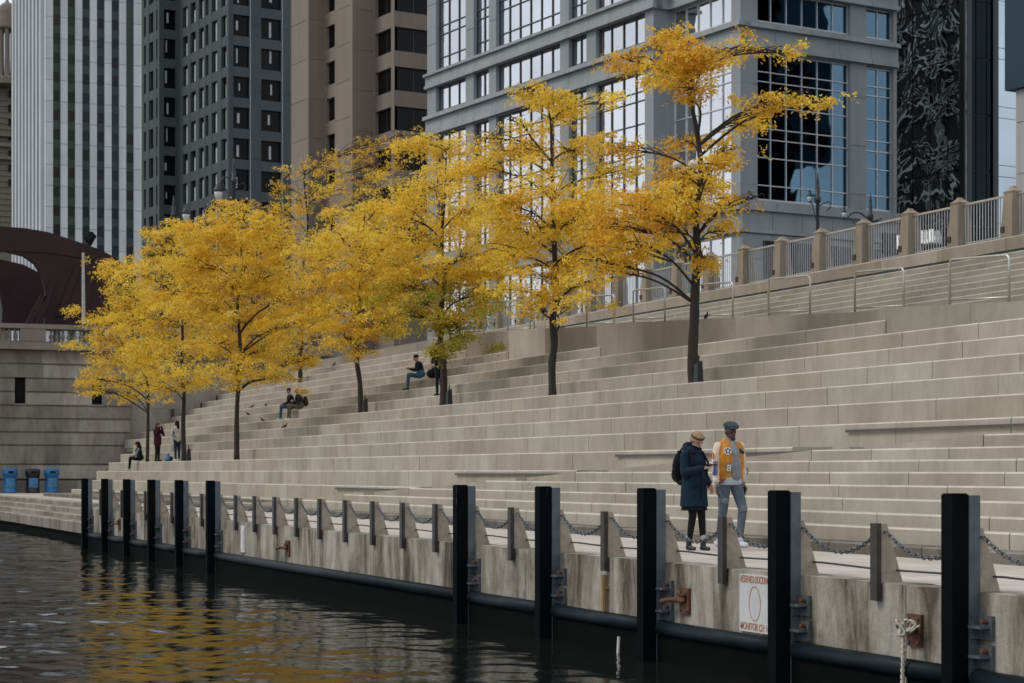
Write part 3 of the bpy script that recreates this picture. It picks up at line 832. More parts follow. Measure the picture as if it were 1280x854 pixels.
def mullL(mm,s,a,b,r0,r1):
    k=random.random(); w=(b-a)
    fb(mm,s,a+w*.30,a+w*.52,r0+.1,r1-(.9*k),-.345,-.31); 
    if k>.4: fb(mm,s,a+w*.68,a+w*.86,r0+.1,r1-.5,-.345,-.31)
mullL.mat=blind
facade(t,S[3],[(285.8,312),(326.5,352)],rws,dk,dg,BZ,wz1,mull=mullF,count=cnt,slab=7.6,gd=.35)
facade(t,S[2],[(228,234.5),(238,244.5),(248.5,254.5),(256.5,260.5),(264.5,271.5),(276.5,285.3)],rws,dk,dg,BZ,wz1,mull=mullL,count=cnt)
facade(t,S[1],[(199.4,220)],rws,dk,dg,BZ,wz1,mull=mullF,count=cnt)
facade(t,S[0],[(179.5,182.5),(186,191.5),(195,198.8)],rws,dk,dg,BZ,wz1,mull=mullL,count=cnt)
core(t,S,BZ,wz1-.1,.6,M['dark'],16)
mb=MB()
for k in (0,1): 
    a,b=((312,313.5),(352,353.5))[k]; fb(mb,S[3],u_of(S[3],a),u_of(S[3],b),BZ,wz1,0,.06)
mb.build('pale_trim',simple('trim_grey',(.22,.25,.26),.5),t)

# --- brown stone tower ---
S=zigzag(364,185,[('L',385.5),('F',407),('L',440.5),('F',468),('L',492.5),('F',545)])
t=thing('brown_tower','brown stone tower with zigzag bays and black ribbon windows','building',tuple(S[3].W+Vector((0,0,BZ))),absolute=True)
br=cement('brown_granite',(.25,.208,.168),.12); dg2=glass('brown_tower_glass',(.007,.006,.006),.25,0,metal=0,dark=.6,spec=.15)
wz1=z_of(S[5],510,-70); cnt=[0]
rwF=rows_from(S[5],494,33,63,49.6,-3,6); rwF=[r for r in rwF if r[1]<wz1-.3]
rwL=rows_from(S[2],407,34.5,63,45.2,-3,7); rwL=[r for r in rwL if r[1]<wz1-.3]
def mb3(mm,s,a,b,r0,r1):
    n=max(2,int((b-a)/1.6))
    for k in range(1,n): c=a+(b-a)*k/n; fb(mm,s,c-.04,c+.04,r0,r1,-.345,-.28)
mb3.mat=simple('dark_frame',(.03,.027,.025),.5)
facade(t,S[5],[(493.4,543)],rwF,br,dg2,BZ,wz1,mull=mb3,count=cnt)
facade(t,S[4],[(468.8,492.4)],rwF,br,dg2,BZ,wz1,mull=mb3,count=cnt)
facade(t,S[3],[],[],br,dg2,BZ,wz1,slab=3.75)
facade(t,S[2],[(407.4,418.5)],rwL,br,dg2,BZ,wz1,count=cnt,slab=3.45)
facade(t,S[1],[],[],br,dg2,BZ,wz1,slab=3.75)
facade(t,S[0],[],[],br,dg2,BZ,wz1,slab=3.75)
core(t,S,BZ,wz1-.1,.6,M['dark'],14)

# --- grey glass-and-stone building ---
Zc=118.0
S0=zigzag(925.5,Zc,[('F',1121)])
# walk back left from the corner: find start depth so that corner lands at Zc
lo,hi=60,400
for _ in range(60):
    mid=(lo+hi)/2; s_=zigzag(534,mid,[('L',817),('F',838),('L',925.5)]); e=s_[-1].P+s_[-1].d*s_[-1].L
    if e.y<Zc: lo=mid
    else: hi=mid
S=zigzag(534,mid,[('L',817),('F',838),('L',925.5),('F',1121)])
La,Fa,Lb,Fb=S
t=thing('glass_office_block','grey stone office block with large gridded blue windows above the street pillars','building',tuple(Fb.W+Vector((0,0,BZ))),absolute=True)
def zg(y): return H+(PY-y)*Zc/F
gs=cement('grey_panel_stone',(.30,.32,.325),.10); gs2=cement('grey_band_stone',(.34,.36,.365),.12)
gl=glass('office_glass_pale_reflection',(.74,.76,.78),.02,.08,.35,metal=1.0,wdist=.5)
glF=glass('office_glass_blue_reflection',(.10,.175,.235),.03,.10,.22,metal=1.0,wdist=.4)  # same glazing tinted darker, this face's dimmer blue reflection put into the colour
frame=simple('light_frame',(.55,.57,.58),.4,.3); frame_d=simple('dark_frame_line',(.05,.055,.06),.5)
TR=[84.7,97,128,156,169.6,193,228]
def mkmull(sp,mat,trans,wd=.027):
    def f(mm,s,a,b,r0,r1):
        n=max(1,round((b-a)/sp))
        for k in range(0,n+1):
            c=a+(b-a)*k/n; fb(mm,s,max(a,c-wd),min(b,c+wd),r0,r1,-.345,-.27)
        for y in trans:
            z=zg(y)
            if r0+.1<z<r1-.1: fb(mm,s,a,b,z-.032,z+.032,-.345,-.265)
        fb(mm,s,a,b,r0,r0+.14,-.345,-.26); fb(mm,s,a,b,r1-.1,r1,-.345,-.26)
    f.mat=mat; return f
T2=[-62,-98,-112,-148,-162,-200,-215]
mF=mkmull(1.27,frame,TR+T2); mL=mkmull(1.45,frame_d,TR+T2,.04); mL2=mkmull(1.2,frame,TR+T2)
rows=[(zg(285+95),zg(291)),(zg(248),zg(60)),(zg(23),zg(-17)),(zg(-40),zg(-232)),(zg(-262),zg(-300))]
wz1=zg(-330); cnt=[0]
facade(t,La,[(545,582),(592,611),(620,700),(711,733),(745,806)],rows,gs,gl,BZ,wz1,mull=mL,count=cnt,slab=3.1,dep=.9)
facade(t,Fa,[],rows,gs,gl,BZ,wz1,count=cnt,slab=3.1,dep=.9)
facade(t,Lb,[(838.5,914)],rows,gs,gl,BZ,wz1,mull=mL2,count=cnt,slab=3.1,dep=.9)
facade(t,Fb,[(947,1063),(1083,1117)],rows[1:],gs,glF,BZ,wz1,mull=mF,count=cnt,slab=3.1,dep=.9)
core(t,S,BZ,wz1-.1,.9,M['dark'],20)
for s in S:
    L=s.L
    for y0,y1,p in ((58,50,.28),(50,33,.16),(33,27.5,.45),(-17,-22,.3),(-22,-36,.18),(-36,-40,.4),(262,250,.35),(290,286,.25),(-232,-262,.3)):
        # long stone courses laid in slabs
        mb=MB(); u=0
        while u<L-.01:
            ue=min(L,u+2.6); mb.ct=rr.random()*.5+.3; fb(mb,s,u,ue-.03,zg(y0),zg(y1),.002,p); u=ue
        if s in (La,Lb): fb(mb,s,L-.03,L+p,zg(y0)+.003,zg(y1)-.003,-.5,p-.004)
        mb.build('stone_band',gs2,t)
mb=MB(); u=0
while u<Fb.L-.3:
    z=BZ
    while z<zg(262)-.1:
        ze=min(z+1.55,zg(262)); mb.ct=rr.random(); fb(mb,Fb,u+.03,min(Fb.L,u+2.4),z+.03,ze,.0,.12); z=ze
    u+=2.4
mb.build('rusticated_panel',gs2,t)
for a,b in ((952,1062),(1078,1115)):
    mb=MB(); fb(mb,Fb,u_of(Fb,a),u_of(Fb,b),BZ+.2,zg(299),.121,.2); w=mb.build('shopfront',glass('shop_glass',(.05,.06,.07),.08,.02,metal=.4),t)
    mb=MB(); u0,u1=u_of(Fb,a),u_of(Fb,b); k=u0
    while k<u1: fb(mb,Fb,k,k+.08,BZ+.2,zg(299),.2,.26); k+=1.9
    mb.build('mullions',frame_d,w)

# unseen flank of the block, pale bands shaped to feed the black tower's reflections
sF=Seg(); sF.typ='X'; e=Fb.P+Fb.d*(Fb.L-.02); sF.P=e; sF.d=ELc; sF.n=EFc; sF.L=34.0; sF.W=w2(e.x,e.y); sF.D=w2(ELc.x,ELc.y); sF.N=w2(EFc.x,EFc.y)
pw2=cement('flank_reflection_stone',(.68,.68,.66),.1)
mb=MB(); fb(mb,sF,1.0,sF.L,BZ,wz1-.2,-1.2,-.7); mb.build('flank_glazing',simple('flank_dark_glass',(.01,.012,.014),.4,spec=.2),t)
mb=MB(); z=BZ
while z<wz1-1: fb(mb,sF,.96,sF.L,z,z+.32,-.7,.0); z+=3.7 if int(z)%2 else 2.6
u=.9
while u<sF.L: fb(mb,sF,u,u+.16,BZ,wz1-1,-.69,.03); u+=5.5
mb.build('flank_reflection_bands',pw2,t)
# --- black glass tower ---
S=zigzag(1119,139,[('L',1207),('F',1247)])
t=thing('black_glass_tower','black mirrored glass tower with wavy reflections at the upper right','building',tuple(S[1].W+Vector((0,0,BZ))),absolute=True)
bgl=glass('black_mirror_glass',(.42,.46,.47),.02,.75,.45,metal=1.0,wdist=.22)
bgl2=glass('black_glass_side',(.012,.016,.018),.05,.5,.3,metal=1.0,wdist=.3)
fr=simple('black_frame',(.012,.014,.015),.4)
z1=zg(-200)
for s,gm,n in ((S[0],bgl,4),(S[1],bgl2,3)):
    zs_=[BZ+3.9*k for k in range(int((z1-BZ)/3.9)+1)]
    for k in range(n):
        for i in range(len(zs_)-1):
            if n*len(zs_)>200: break
            mb=MB(); fb(mb,s,s.L*k/n+.04,s.L*(k+1)/n-.04,zs_[i]+.04,zs_[i+1]-.04,-.3,-.05); mb.build('glass_panel',gm,t)
    mb=MB(); fb(mb,s,0,s.L,BZ,z1,-.6,-.15); mb.build('frame',fr,t)
    mb=MB(); fb(mb,s,s.L-.5,s.L,BZ,z1,-.05,.1); mb.build('corner_mullion',fr,t)
core(t,S,BZ,z1-.1,.6,M['dark'],14)
for txt,px,py,sz,w in (('FL',1116.5,304,2.3,None),('CLUB',1160,298,2.3,None)):
    pass
# club letters, white, mounted along the black tower base
t2=thing('club_sign','lit white club lettering on the dark glass base behind the railing','sign',(0,0,0))
s=S[0]
em,nt,b=nmat('lit_letter'); b.inputs['Base Color'].default_value=(.8,.8,.8,1); b.inputs['Emission Color'].default_value=(1,.98,.95,1); b.inputs['Emission Strength'].default_value=.55
ang=math.atan2(s.D.y,s.D.x)
u0=u_of(s,1149); pz=z_of(s,1160,297); Pm=s.W+s.D*(u_of(s,1160))+s.N*.25; Zl=s.P.y+s.d.y*u_of(s,1160)
hgt=17*Zl/F
text_obj('CLUB',hgt*1.35,em,t2,(Pm.x,Pm.y,pz),(R(90),0,ang),width=abs(u_of(s,1170.5)-u_of(s,1149)),ext=.08)
s2=Fb; ang2=math.atan2(s2.D.y,s2.D.x); Pm=s2.W+s2.D*(u_of(s2,1122))+s2.N*.35; pz=z_of(s2,1122,305)
mb=MB(); fb(mb,s2,u_of(s2,1100),u_of(s2,1128),z_of(s2,1120,318),z_of(s2,1120,293),.2,.32); mb.build('sign_board',fr,t2)
text_obj('FL',hgt*1.3,em,t2,(s2.W+s2.D*u_of(s2,1120.5)+s2.N*.35).to_tuple()[:2]+(pz,),(R(90),0,ang2),width=abs(u_of(s2,1125)-u_of(s2,1116)),ext=.05)

# --- slices at the right edge ---
S=zigzag(1243,170,[('F',1275)])
t=thing('blue_glass_tower','pale blue glass facade slice beside the black tower','building',tuple(S[0].W+Vector((0,0,BZ))),absolute=True)
bl=glass('pale_blue_glass',(.50,.58,.63),.03,.2,.12,metal=1.0,wdist=.5); z1=zg(-260)
s=S[0]; k=0; z=BZ
while z<z1:
    mb=MB(); h=4.2 if k%2 else 1.0; fb(mb,s,0,s.L,z+.05,z+h,-.4,0); mb.build('glass_panel',bl,t); z+=h; k+=1
mb=MB(); fb(mb,s,0,s.L,BZ,z1,-14,-.3); mb.build('core',fr,t)
S=zigzag(1270,112,[('L',1340),('F',1420)])
t=thing('pale_concrete_column','pale concrete column of a building at the right edge of the photo','building',tuple(S[0].W+Vector((0,0,BZ))),absolute=True)
zt_=z_of(S[0],1272,112)
mb=MB(); rr2=random.Random(4)
for s in S: slabs(mb,s,0,s.L,BZ,zt_,1.0,rr2,3.0)
mb.build('shaft',cement('pale_concrete',(.42,.41,.40)),t); core(t,S,BZ,zt_-.05,1.0,M['dark'],10)
t=thing('dark_glass_canopy','dark glass upper storeys above the pale column at the right edge','building',tuple(S[0].W+Vector((0,0,zt_))),absolute=True)
mb=MB(); 
fb(mb,S[0],-.6,S[0].L,zt_+.01,zg(-200),-8,.3); fb(mb,S[1],.3,S[1].L,zt_+.02,zg(-200)-.01,-S[0].L+.3,.3)
mb.build('glass_wall',glass('dusky_canopy_glass',(.035,.055,.068),.05,.3,.2,metal=1.0,wdist=.3),t)

# --- unseen towers, added to feed the window reflections ---
def far_block(rc,Zc_,w,d,h,name,label,mat,stripes):
    P=w2(rc,Zc_); t=thing(name,label,'building',(P.x,P.y,0),AL*0)
    mb=MB(); mb.box(-w/2,w/2,-d/2,d/2,-2,h); mb.build('wall',mat,t)
    mb=MB(); z=8
    while z<h-3: mb.box(-w/2-.2,w/2+.2,-d/2-.2,d/2+.2,z,z+1.9); z+=3.9
    mb.build('window_bands',stripes,t)
if False: far_block(-128,158,34,24,96,'opposite_tower','pale banded tower across the river, seen only as a wavy reflection',cement('pale_banding',(.5,.5,.48)),fr)
if False: far_block(-150,250,46,22,34,'opposite_block','low brown block across the river, seen only in reflections',cement('brown_banding',(.22,.18,.15)),fr)
far_block(98,50,24,24,44,'added_reflection_tower','dark tower added out of view to feed the window reflections',cement('dark_banding',(.16,.18,.19)),simple('dark_band',(.03,.04,.05),.5))

# ================= street lamps =================
iron=simple('dark_iron',(.03,.035,.04),.5,.4)
lampglass=simple('frosted_lantern',(.55,.56,.55),.35)
def lantern_lamp(px,ytop,Z,label,arm=-1,lx=None,ly=None,ls=1.0):
    top=at_Z(px,ytop,Z); t=thing('street_lamp',label,'street lamp',(top.x,top.y,6.5),group='ornate street lamps')
    h=top.z-6.5; k=Z/F
    d=w2(arm,0)
    mb=MB(); mb.lathe(0,0,[(.22,0),(.22,.5),(.12,.8),(.09,1.4),(.075,h*.55),(.065,h-1.2),(.13,h-1.1),(.14,h-.95),(.08,h-.9),(.10,h-.6),(.05,h-.5),(.07,h-.38),(.015,h)],10); mb.build('post',iron,t,True)
    L=abs(px-lx)*k; zl=h-(ly-ytop)*k
    mb=MB(); pts=[Vector((0,0,h-1.25))]
    for q in range(1,9):
        a=q/8; pts.append(d*L*a+Vector((0,0,h-1.25+.35*math.sin(a*math.pi)*(1 if a<.8 else .5)+(.10)*a)))
    mb.tube(pts,.035,6); mb.tube([Vector((0,0,h-2.0)),d*L*.4+Vector((0,0,h-1.55)),d*L*.75+Vector((0,0,h-1.12))],.025,5)
    mb.tube([pts[-1],d*L+Vector((0,0,zl+.25))],.05,6); mb.tube([Vector((0,0,h-1.3)),-d*.45+Vector((0,0,h-1.1)),-d*.5+Vector((0,0,h-1.35)),-d*.35+Vector((0,0,h-1.45))],.025,5)
    mb.build('arm',iron,t)
    mb=MB(); c=d*L; mb.lathe(c.x,c.y,[(.19*ls,zl),(.23*ls,zl+.04*ls),(.2*ls,zl+.12*ls),(.12*ls,zl+.3*ls),(.05*ls,zl+.36*ls)],12); mb.build('lamp_hood',iron,t,True)
    mb=MB(); mb.lathe(c.x,c.y,[(.03*ls,zl-.42*ls),(.10*ls,zl-.34*ls),(.17*ls,zl-.14*ls),(.19*ls,zl-.005)],12); mb.build('lamp_glass',lampglass,t,True)
lantern_lamp(292.5,197,84,'ornate dark street lamp with a teardrop lantern in front of the dark tower',lx=273,ly=240)
lantern_lamp(217,244,98,'second ornate street lamp further left, its lantern just above the yellow crowns',lx=232.5,ly=268,arm=1)
lantern_lamp(1022,216,74,'slim dark street lamp with a spiked finial in front of the blue office windows',lx=1012,ly=246,ls=.5)
lantern_lamp(1088,240,80,'dark lamp with an arm reaching left behind the right hand pillars',lx=1055,ly=266,ls=.5)
p=at_Z(857,203,70); t=thing('globe_lamp','twin white globe lamp standing half hidden behind the tallest tree','street lamp',(p.x,p.y,6.5))
mb=MB(); mb.lathe(0,0,[(.15,0),(.07,.6),(.05,p.z-6.5-.3)],8); d=w2(1,0); mb.tube([-d*.30+Vector((0,0,p.z-6.6)),Vector((0,0,p.z-6.85)),d*.30+Vector((0,0,p.z-6.6))],.03,6); mb.build('post',iron,t)
for sgn in (-1,1):
    c=d*.28*sgn; mb=MB(); rp=[(.03,-.18),(.13,-.14),(.19,-.05),(.2,.03),(.16,.13),(.08,.18),(.01,.2)]; mb.lathe(c.x,c.y,[(r_,p.z-6.5+z_-.1) for r_,z_ in rp],12); mb.build('globe',lampglass,t,True)
p=at_Z(227,298,90); mb=MB(); mb.lathe(p.x,p.y,[(.09,6.5),(.06,p.z-.3),(.05,p.z)],8); mb.lathe(p.x,p.y,[(.12,p.z+.01),(.14,p.z+.25),(.05,p.z+.35)],8); 
tag(mb.build('signal_pole',simple('pale_signal_pole',(.4,.36,.34),.5)),'thin pale pole rising through the left yellow crowns','pole')
# ================= trees =================
def tree(px, D, z0, clumps, label, trunkpx, dens=.30, mats=None, rw=.17, seed=0, thr=.0, leafsz=1.0, dzmul=1.0,lowz=None):
    rg=np.random.RandomState(seed+11); rp=random.Random(seed+5)
    X,Z=at_Y(px,D); base=Vector((X,D,z0))
    t=thing('locust_tree',label,'tree',tuple(base),group='yellow honey locust trees on the terraces',absolute=True)
    k=Z/F
    view=w2(0,1)
    # trunk
    tp=[base-Vector((0,0,.1))]+[at_Z(x,y,Z+(0 if i==0 else rp.uniform(-.15,.15))) for i,(x,y) in enumerate(trunkpx)]
    # resample smooth
    def smooth(pts,n):
        out=[]
        m=len(pts)
        for i in range(m-1):
            p0=pts[max(i-1,0)];p1=pts[i];p2=pts[i+1];p3=pts[min(i+2,m-1)]
            for q in range(n):
                s=q/n; out.append(.5*((2*p1)+(p2-p0)*s+(2*p0-5*p1+4*p2-p3)*s*s+(3*p1-p0-3*p2+p3)*s**3))
        out.append(pts[-1]); return out
    tp=smooth(tp,4)
    hs=[p.z-z0 for p in tp]; ht=max(hs)
    def rad(h): 
        a=max(0,min(1,h/ht)); return rw*.70*(1-a)**.85+.012
    mb=MB(); rr_=[rad(h)*(1.25 if i==0 else 1.0)*(1+.10*rp.uniform(-1,1)) for i,h in enumerate(hs)]
    mb.tube(tp,rr_,9)
    mb.build('trunk',M['bark'],t,True)
    br=MB(); C3=[]
    zlow=min([at_Z(c[0],c[1],Z).z for c in clumps])
    for (cx,cy,rx,ry) in clumps:
        off=rg.uniform(-1,1)*1.9*dzmul*(1-.5*abs(cx-px)*k/4.5 if abs(cx-px)*k<4.5 else .5)
        c=at_Z(cx,cy,Z+off); C3.append((c,rx*k,ry*k,(rx*k*.9+.15)))
        # branch start on trunk
        hd=math.hypot(c.x-tp[-1].x,c.y-tp[-1].y)
        best=min(tp,key=lambda p: abs(p.z-(max(c.z-.42*math.hypot(c.x-p.x,c.y-p.y),z0+1.6))))
        s=best; L=(c-s).length
        if L<.3: continue
        mid1=s.lerp(c,.35)+Vector((rp.uniform(-.12,.12),rp.uniform(-.12,.12),.10*L)); mid2=s.lerp(c,.7)+Vector((rp.uniform(-.15,.15),rp.uniform(-.15,.15),.08*L))
        pts=smooth([s,mid1,mid2,c],5); r0=min(rad(s.z-z0)*.62,.012+.006*L); n=len(pts)
        br.tube(pts,[r0*(1-i/(n-1))**.8+.008 for i in range(n)],6)
        for q in range(11):
            i=rp.randrange(n//3,n); a=rp.uniform(0,6.28); tgt=c+Vector((math.cos(a)*rx*k*rp.uniform(.3,1.05),math.sin(a)*rx*k*rp.uniform(.3,1),rp.uniform(-.4,.9)*ry*k))
            p0=pts[i]; m=p0.lerp(tgt,.5)+Vector((rp.uniform(-.12,.12),rp.uniform(-.12,.12),rp.uniform(-.02,.14)))
            tw=smooth([p0,m,tgt],3); l=len(tw); br.tube(tw,[.011*(1-j/(l-1))+.0045 for j in range(l)],4)
    br.build('branches',M['bark'],t,True)
    # foliage
    P=[]
    ex=[]
    for (c,ax,az,ay) in C3:
        for q in range(3):
            g=rg.normal(size=3); f=rg.uniform(.2,.42)
            ex.append((c+w2(1,0)*float(g[0]*ax*.85)+w2(0,1)*float(g[1]*ay*.7)+Vector((0,0,float(g[2]*az*.95))),ax*f,az*f*.8,ay*f))
    for (c,ax,az,ay) in C3+ex:
        n=int(dens*math.pi*(ax/k)*(az/k)*1.3)+30
        # sprays: short drooping strings of leaflets
        ns=max(8,int(n*1.75)//9)
        u=rg.normal(size=(ns,3)); u/=np.linalg.norm(u,axis=1)[:,None]; u*= (rg.rand(ns,1)**(1/2.4))
        R_=w2(1,0); V_=w2(0,1)
        sc=np.outer(u[:,0]*ax*1.05,np.array(R_))+np.outer(u[:,1]*ay,np.array(V_))
        sc[:,2]+=u[:,2]*az+.06*np.sin(u[:,0]*3)
        sc+=np.array(c)
        for q in range(ns):
            nz=noise.noise(Vector((sc[q,0]*1.2,sc[q,1]*1.2,sc[q,2]*2.8+seed*7)))+.5*noise.noise(Vector((sc[q,0]*3.1,sc[q,1]*3.1,sc[q,2]*5+seed)))
            if nz<thr-.06: continue
            a=rg.rand()*6.283; L=rg.uniform(.18,.45)*leafsz; dx,dy=math.cos(a),math.sin(a); dr=rg.uniform(-.75,.12)
            m=9
            tt=(np.arange(m)/m)[:,None]
            pts=sc[q]+np.concatenate([dx*L*tt,dy*L*tt,dr*L*tt*tt],1)+rg.normal(scale=.045,size=(m,3))
            P.append((pts,np.tile([dx,dy,dr],(m,1)),np.full(m,rg.rand())))
    pts=np.concatenate([p[0] for p in P]); dirs=np.concatenate([p[1] for p in P]); ti=np.concatenate([p[2] for p in P]); n=len(pts)
    dirs=dirs+rg.normal(scale=.55,size=(n,3)); dirs[:,2]-=.25; dirs/=np.linalg.norm(dirs,axis=1)[:,None]
    side=np.cross(dirs,rg.normal(size=(n,3))); side/=np.linalg.norm(side,axis=1)[:,None]
    l=(rg.uniform(.05,.135,size=(n,1)))*leafsz; w=l*.22
    V=np.empty((n,4,3)); V[:,0]=pts-dirs*l*.5; V[:,1]=pts+side*w; V[:,2]=pts+dirs*l*.5; V[:,3]=pts-side*w
    me=bpy.data.meshes.new('crown'); me.vertices.add(n*4); me.vertices.foreach_set('co',V.reshape(-1))
    me.loops.add(n*4); me.loops.foreach_set('vertex_index',np.arange(n*4,dtype=np.int32))
    me.polygons.add(n); me.polygons.foreach_set('loop_start',np.arange(0,n*4,4,dtype=np.int32)); me.polygons.foreach_set('loop_total',np.full(n,4,dtype=np.int32))
    mats=mats or (M['leaf'],)
    for m_ in mats: me.materials.append(m_)
    if len(mats)>1:
        sel=np.array([0 if noise.noise(Vector((p[0]*.7,p[1]*.7,p[2]*.9+seed)))+.35*rg.randn()*.5<(.05 if lowz is None else (.9 if p[2]<lowz-.4 else (.1 if p[2]<lowz+.9 else -.9))) else 1 for p in pts],dtype=np.int32)
        me.polygons.foreach_set('material_index',sel)
    a=me.attributes.new('tint','FLOAT','FACE'); a.data.foreach_set('value',(ti*.7+rg.rand(n)*.3).astype(np.float32))
    me.update(); me.validate()
    link('crown',me,t)
    return t,n
tot=0
Zrow=seatz(3); Zrow2=seatz(3)
T=[]
T.append(tree(867,21.25,Zrow,[(850,85,58,24),(840,93,40,16),(834,44,24,16),(784,76,42,12),(880,72,36,14),(921,67,46,9),(975,66,26,6),(868,110,36,16),(930,157,32,18),(975,128,42,13),(1008,120,22,8),(1030,128,12,5),(913,193,15,20),(857,180,34,12),(897,206,24,16),(851,222,32,15),(781,188,46,11),(857,268,45,30),(817,290,54,26),(781,303,52,22),(760,338,42,10),(795,256,54,24),(913,256,36,11),(945,246,22,7),(876,320,12,12),(845,245,40,22),(740,325,30,12),(880,235,30,18),(760,280,40,20),(905,290,12,12)],
 'tallest yellow tree, rightmost on the terraces, with sparse high branches',[(866,440),(868,400),(869,360),(872,320),(870,270),(876,220),(872,170),(862,120),(850,60),(845,25)],.38,(M['leaf'],M['leaf_o']),.17,1,.14)[1])
T.append(tree(691,21.25,Zrow,[(658,116,28,13),(691,124,32,13),(604,174,30,12),(620,195,36,14),(700,150,46,16),(735,130,38,14),(650,185,42,16),(720,190,52,16),(600,208,40,14),(770,215,42,14),(690,235,72,22),(620,250,42,20),(740,262,60,24),(680,290,72,27),(640,320,42,22),(720,322,52,22),(690,352,56,20),(650,365,32,13),(735,352,42,13),(672,385,24,10),(710,275,60,24),(655,270,50,24),(765,300,34,20),(625,285,34,22),(705,385,14,8),(640,150,20,8)],
 'broad yellow tree second from the right on the terraces',[(690,455),(693,430),(691,400),(696,370),(694,330),(692,280),(690,220),(688,150),(680,110)],.46,(M['leaf'],M['leaf']),.15,2,.13)[1])
T.append(tree(554,21.25,Zrow,[(520,180,32,11),(555,188,38,14),(580,215,46,18),(540,235,52,22),(600,260,42,20),(560,280,56,24),(520,300,52,22),(590,320,52,22),(550,345,62,24),(600,368,44,20),(530,380,52,20),(575,400,44,18),(500,360,36,18),(555,436,20,18),(490,330,32,15),(578,425,22,10),(640,305,30,15),(545,405,36,16),(575,345,42,20),(510,395,30,14),(620,335,30,18),(552,455,12,10),(500,270,30,18)],
 'yellow tree turning green low in the crown, beside the seated man with a phone',[(555,470),(552,440),(550,400),(556,350),(552,300),(556,250),(558,190)],.55,(M['leaf_g'],M['leaf']),.16,3,.03,lowz=zat(375,-51.3,21.25))[1])
T.append(tree(451,21.25,Zrow,[(470,268,42,20),(430,300,52,24),(480,310,42,22),(450,340,56,24),(410,350,32,20),(490,370,36,20),(440,385,52,22),(470,410,42,18),(430,422,32,15),(450,442,20,9),(400,320,32,20),(500,400,26,16),(395,385,22,16),(460,365,40,20),(500,335,30,18)],
 'yellow tree with a leaning knobbly trunk, fourth from the right',[(450,480),(446,450),(448,420),(449,380),(452,330),(455,280),(458,250)],.58,(M['leaf'],M['leaf']),.13,4,-.02)[1])
T.append(tree(376,25.6,seatz(8)+.0,[(380,213,32,12),(420,200,42,15),(460,185,36,14),(505,170,30,12),(370,250,32,20),(410,240,46,22),(460,225,46,20),(500,240,42,18),(350,265,22,16),(440,265,52,18),(345,235,14,10),(360,300,32,22),(380,340,32,22),(370,385,32,20),(392,432,30,12),(360,430,22,12),(355,445,14,8),(480,205,40,14),(345,330,24,18)],
 'tall amber tree standing on the higher terrace behind the seated couple',[(375,450),(377,420),(378,380),(380,330),(385,280),(380,220),(390,190)],.42,(M['leaf_o'],M['leaf']),.15,5,.13)[1])
T.append(tree(296,17.9,seatz(-1),[(290,268,36,14),(260,290,42,20),(320,290,42,20),(350,310,36,20),(290,320,62,25),(240,330,36,22),(340,345,46,24),(290,360,62,26),(370,370,32,20),(250,385,42,22),(310,400,62,24),(360,410,36,20),(270,430,46,20),(330,438,42,15),(300,462,46,15),(345,472,26,9),(378,452,24,10),(395,400,24,18),(235,360,26,20)],
 'full yellow tree on the lower terrace with a straight slender trunk',[(296,520),(298,480),(300,430),(297,380),(303,330),(298,290),(295,260)],.62,(M['leaf'],M['leaf']),.13,6,-.1)[1])
T.append(tree(230,17.9,seatz(-1),[(210,298,26,15),(195,318,26,16),(230,330,42,20),(180,345,32,16),(215,365,52,22),(250,400,36,20),(195,400,46,22),(230,430,52,22),(180,440,36,20),(210,465,52,16),(243,480,24,10),(190,292,14,9),(265,345,26,18),(235,300,22,12),(205,485,30,8)],
 'yellow tree leaning slightly beside the standing person in the banded sweater',[(229,530),(230,495),(227,455),(228,410),(222,370),(225,330),(215,300)],.62,(M['leaf'],M['leaf']),.13,7,-.1)[1])
T.append(tree(184,17.9,seatz(-1),[(140,342,22,11),(155,365,32,16),(140,400,36,20),(172,420,36,22),(125,425,26,16),(150,450,46,18),(120,475,26,10),(170,478,42,12),(160,496,26,7),(132,330,14,6),(112,488,16,6),(190,450,24,16),(160,330,26,10),(180,375,30,20)],
 'leftmost yellow tree, its crown reaching in front of the bridge abutment',[(185,535),(185,500),(184,475),(176,440),(172,400),(165,360),(155,330)],.62,(M['leaf'],M['leaf']),.10,8,-.1)[1])
T.append(tree(313,26.2,seatz(8),[(330,262,28,13),(312,300,30,22),(330,340,30,22),(318,380,28,20),(316,420,26,16),(335,440,24,12),(300,345,22,18),(345,395,20,14)],
 'thin trunked yellow tree on the high terrace glimpsed between fuller crowns',[(313,450),(314,420),(315,370),(318,320),(322,280)],.5,(M['leaf_o'],M['leaf']),.10,9)[1])
print('LEAVES',T,sum(T))
# fixture boxes at the foot of the trunks
for px,D,z,l in ((872.5,21.0,Zrow,'small black uplight box at the foot of the tallest tree'),(561,21.05,Zrow,'black uplight box at the foot of the green tinged tree'),(456,21.05,Zrow,'black uplight box beside the knobbly leaning trunk'),(235.5,17.7,seatz(-1),'black uplight box by the tree next to the banded sweater')):
    X=xY(px,D+.1); t=thing('uplight',l,'uplight',(X,D+.1,z),group='black uplight boxes beside tree trunks')
    mb=MB(); mb.hexa([(-.10,-.07,0),(.10,-.07,0),(.10,.09,0),(-.10,.09,0),(-.085,-.05,.42),(.085,-.05,.42),(.085,.07,.5),(-.085,.07,.5)]); mb.build('housing',M['binblack'],t)
    mb=MB(); mb.tube([(0,0,.42),(.05,0,.62)],.02,6); mb.build('conduit',M['binblack'],t)

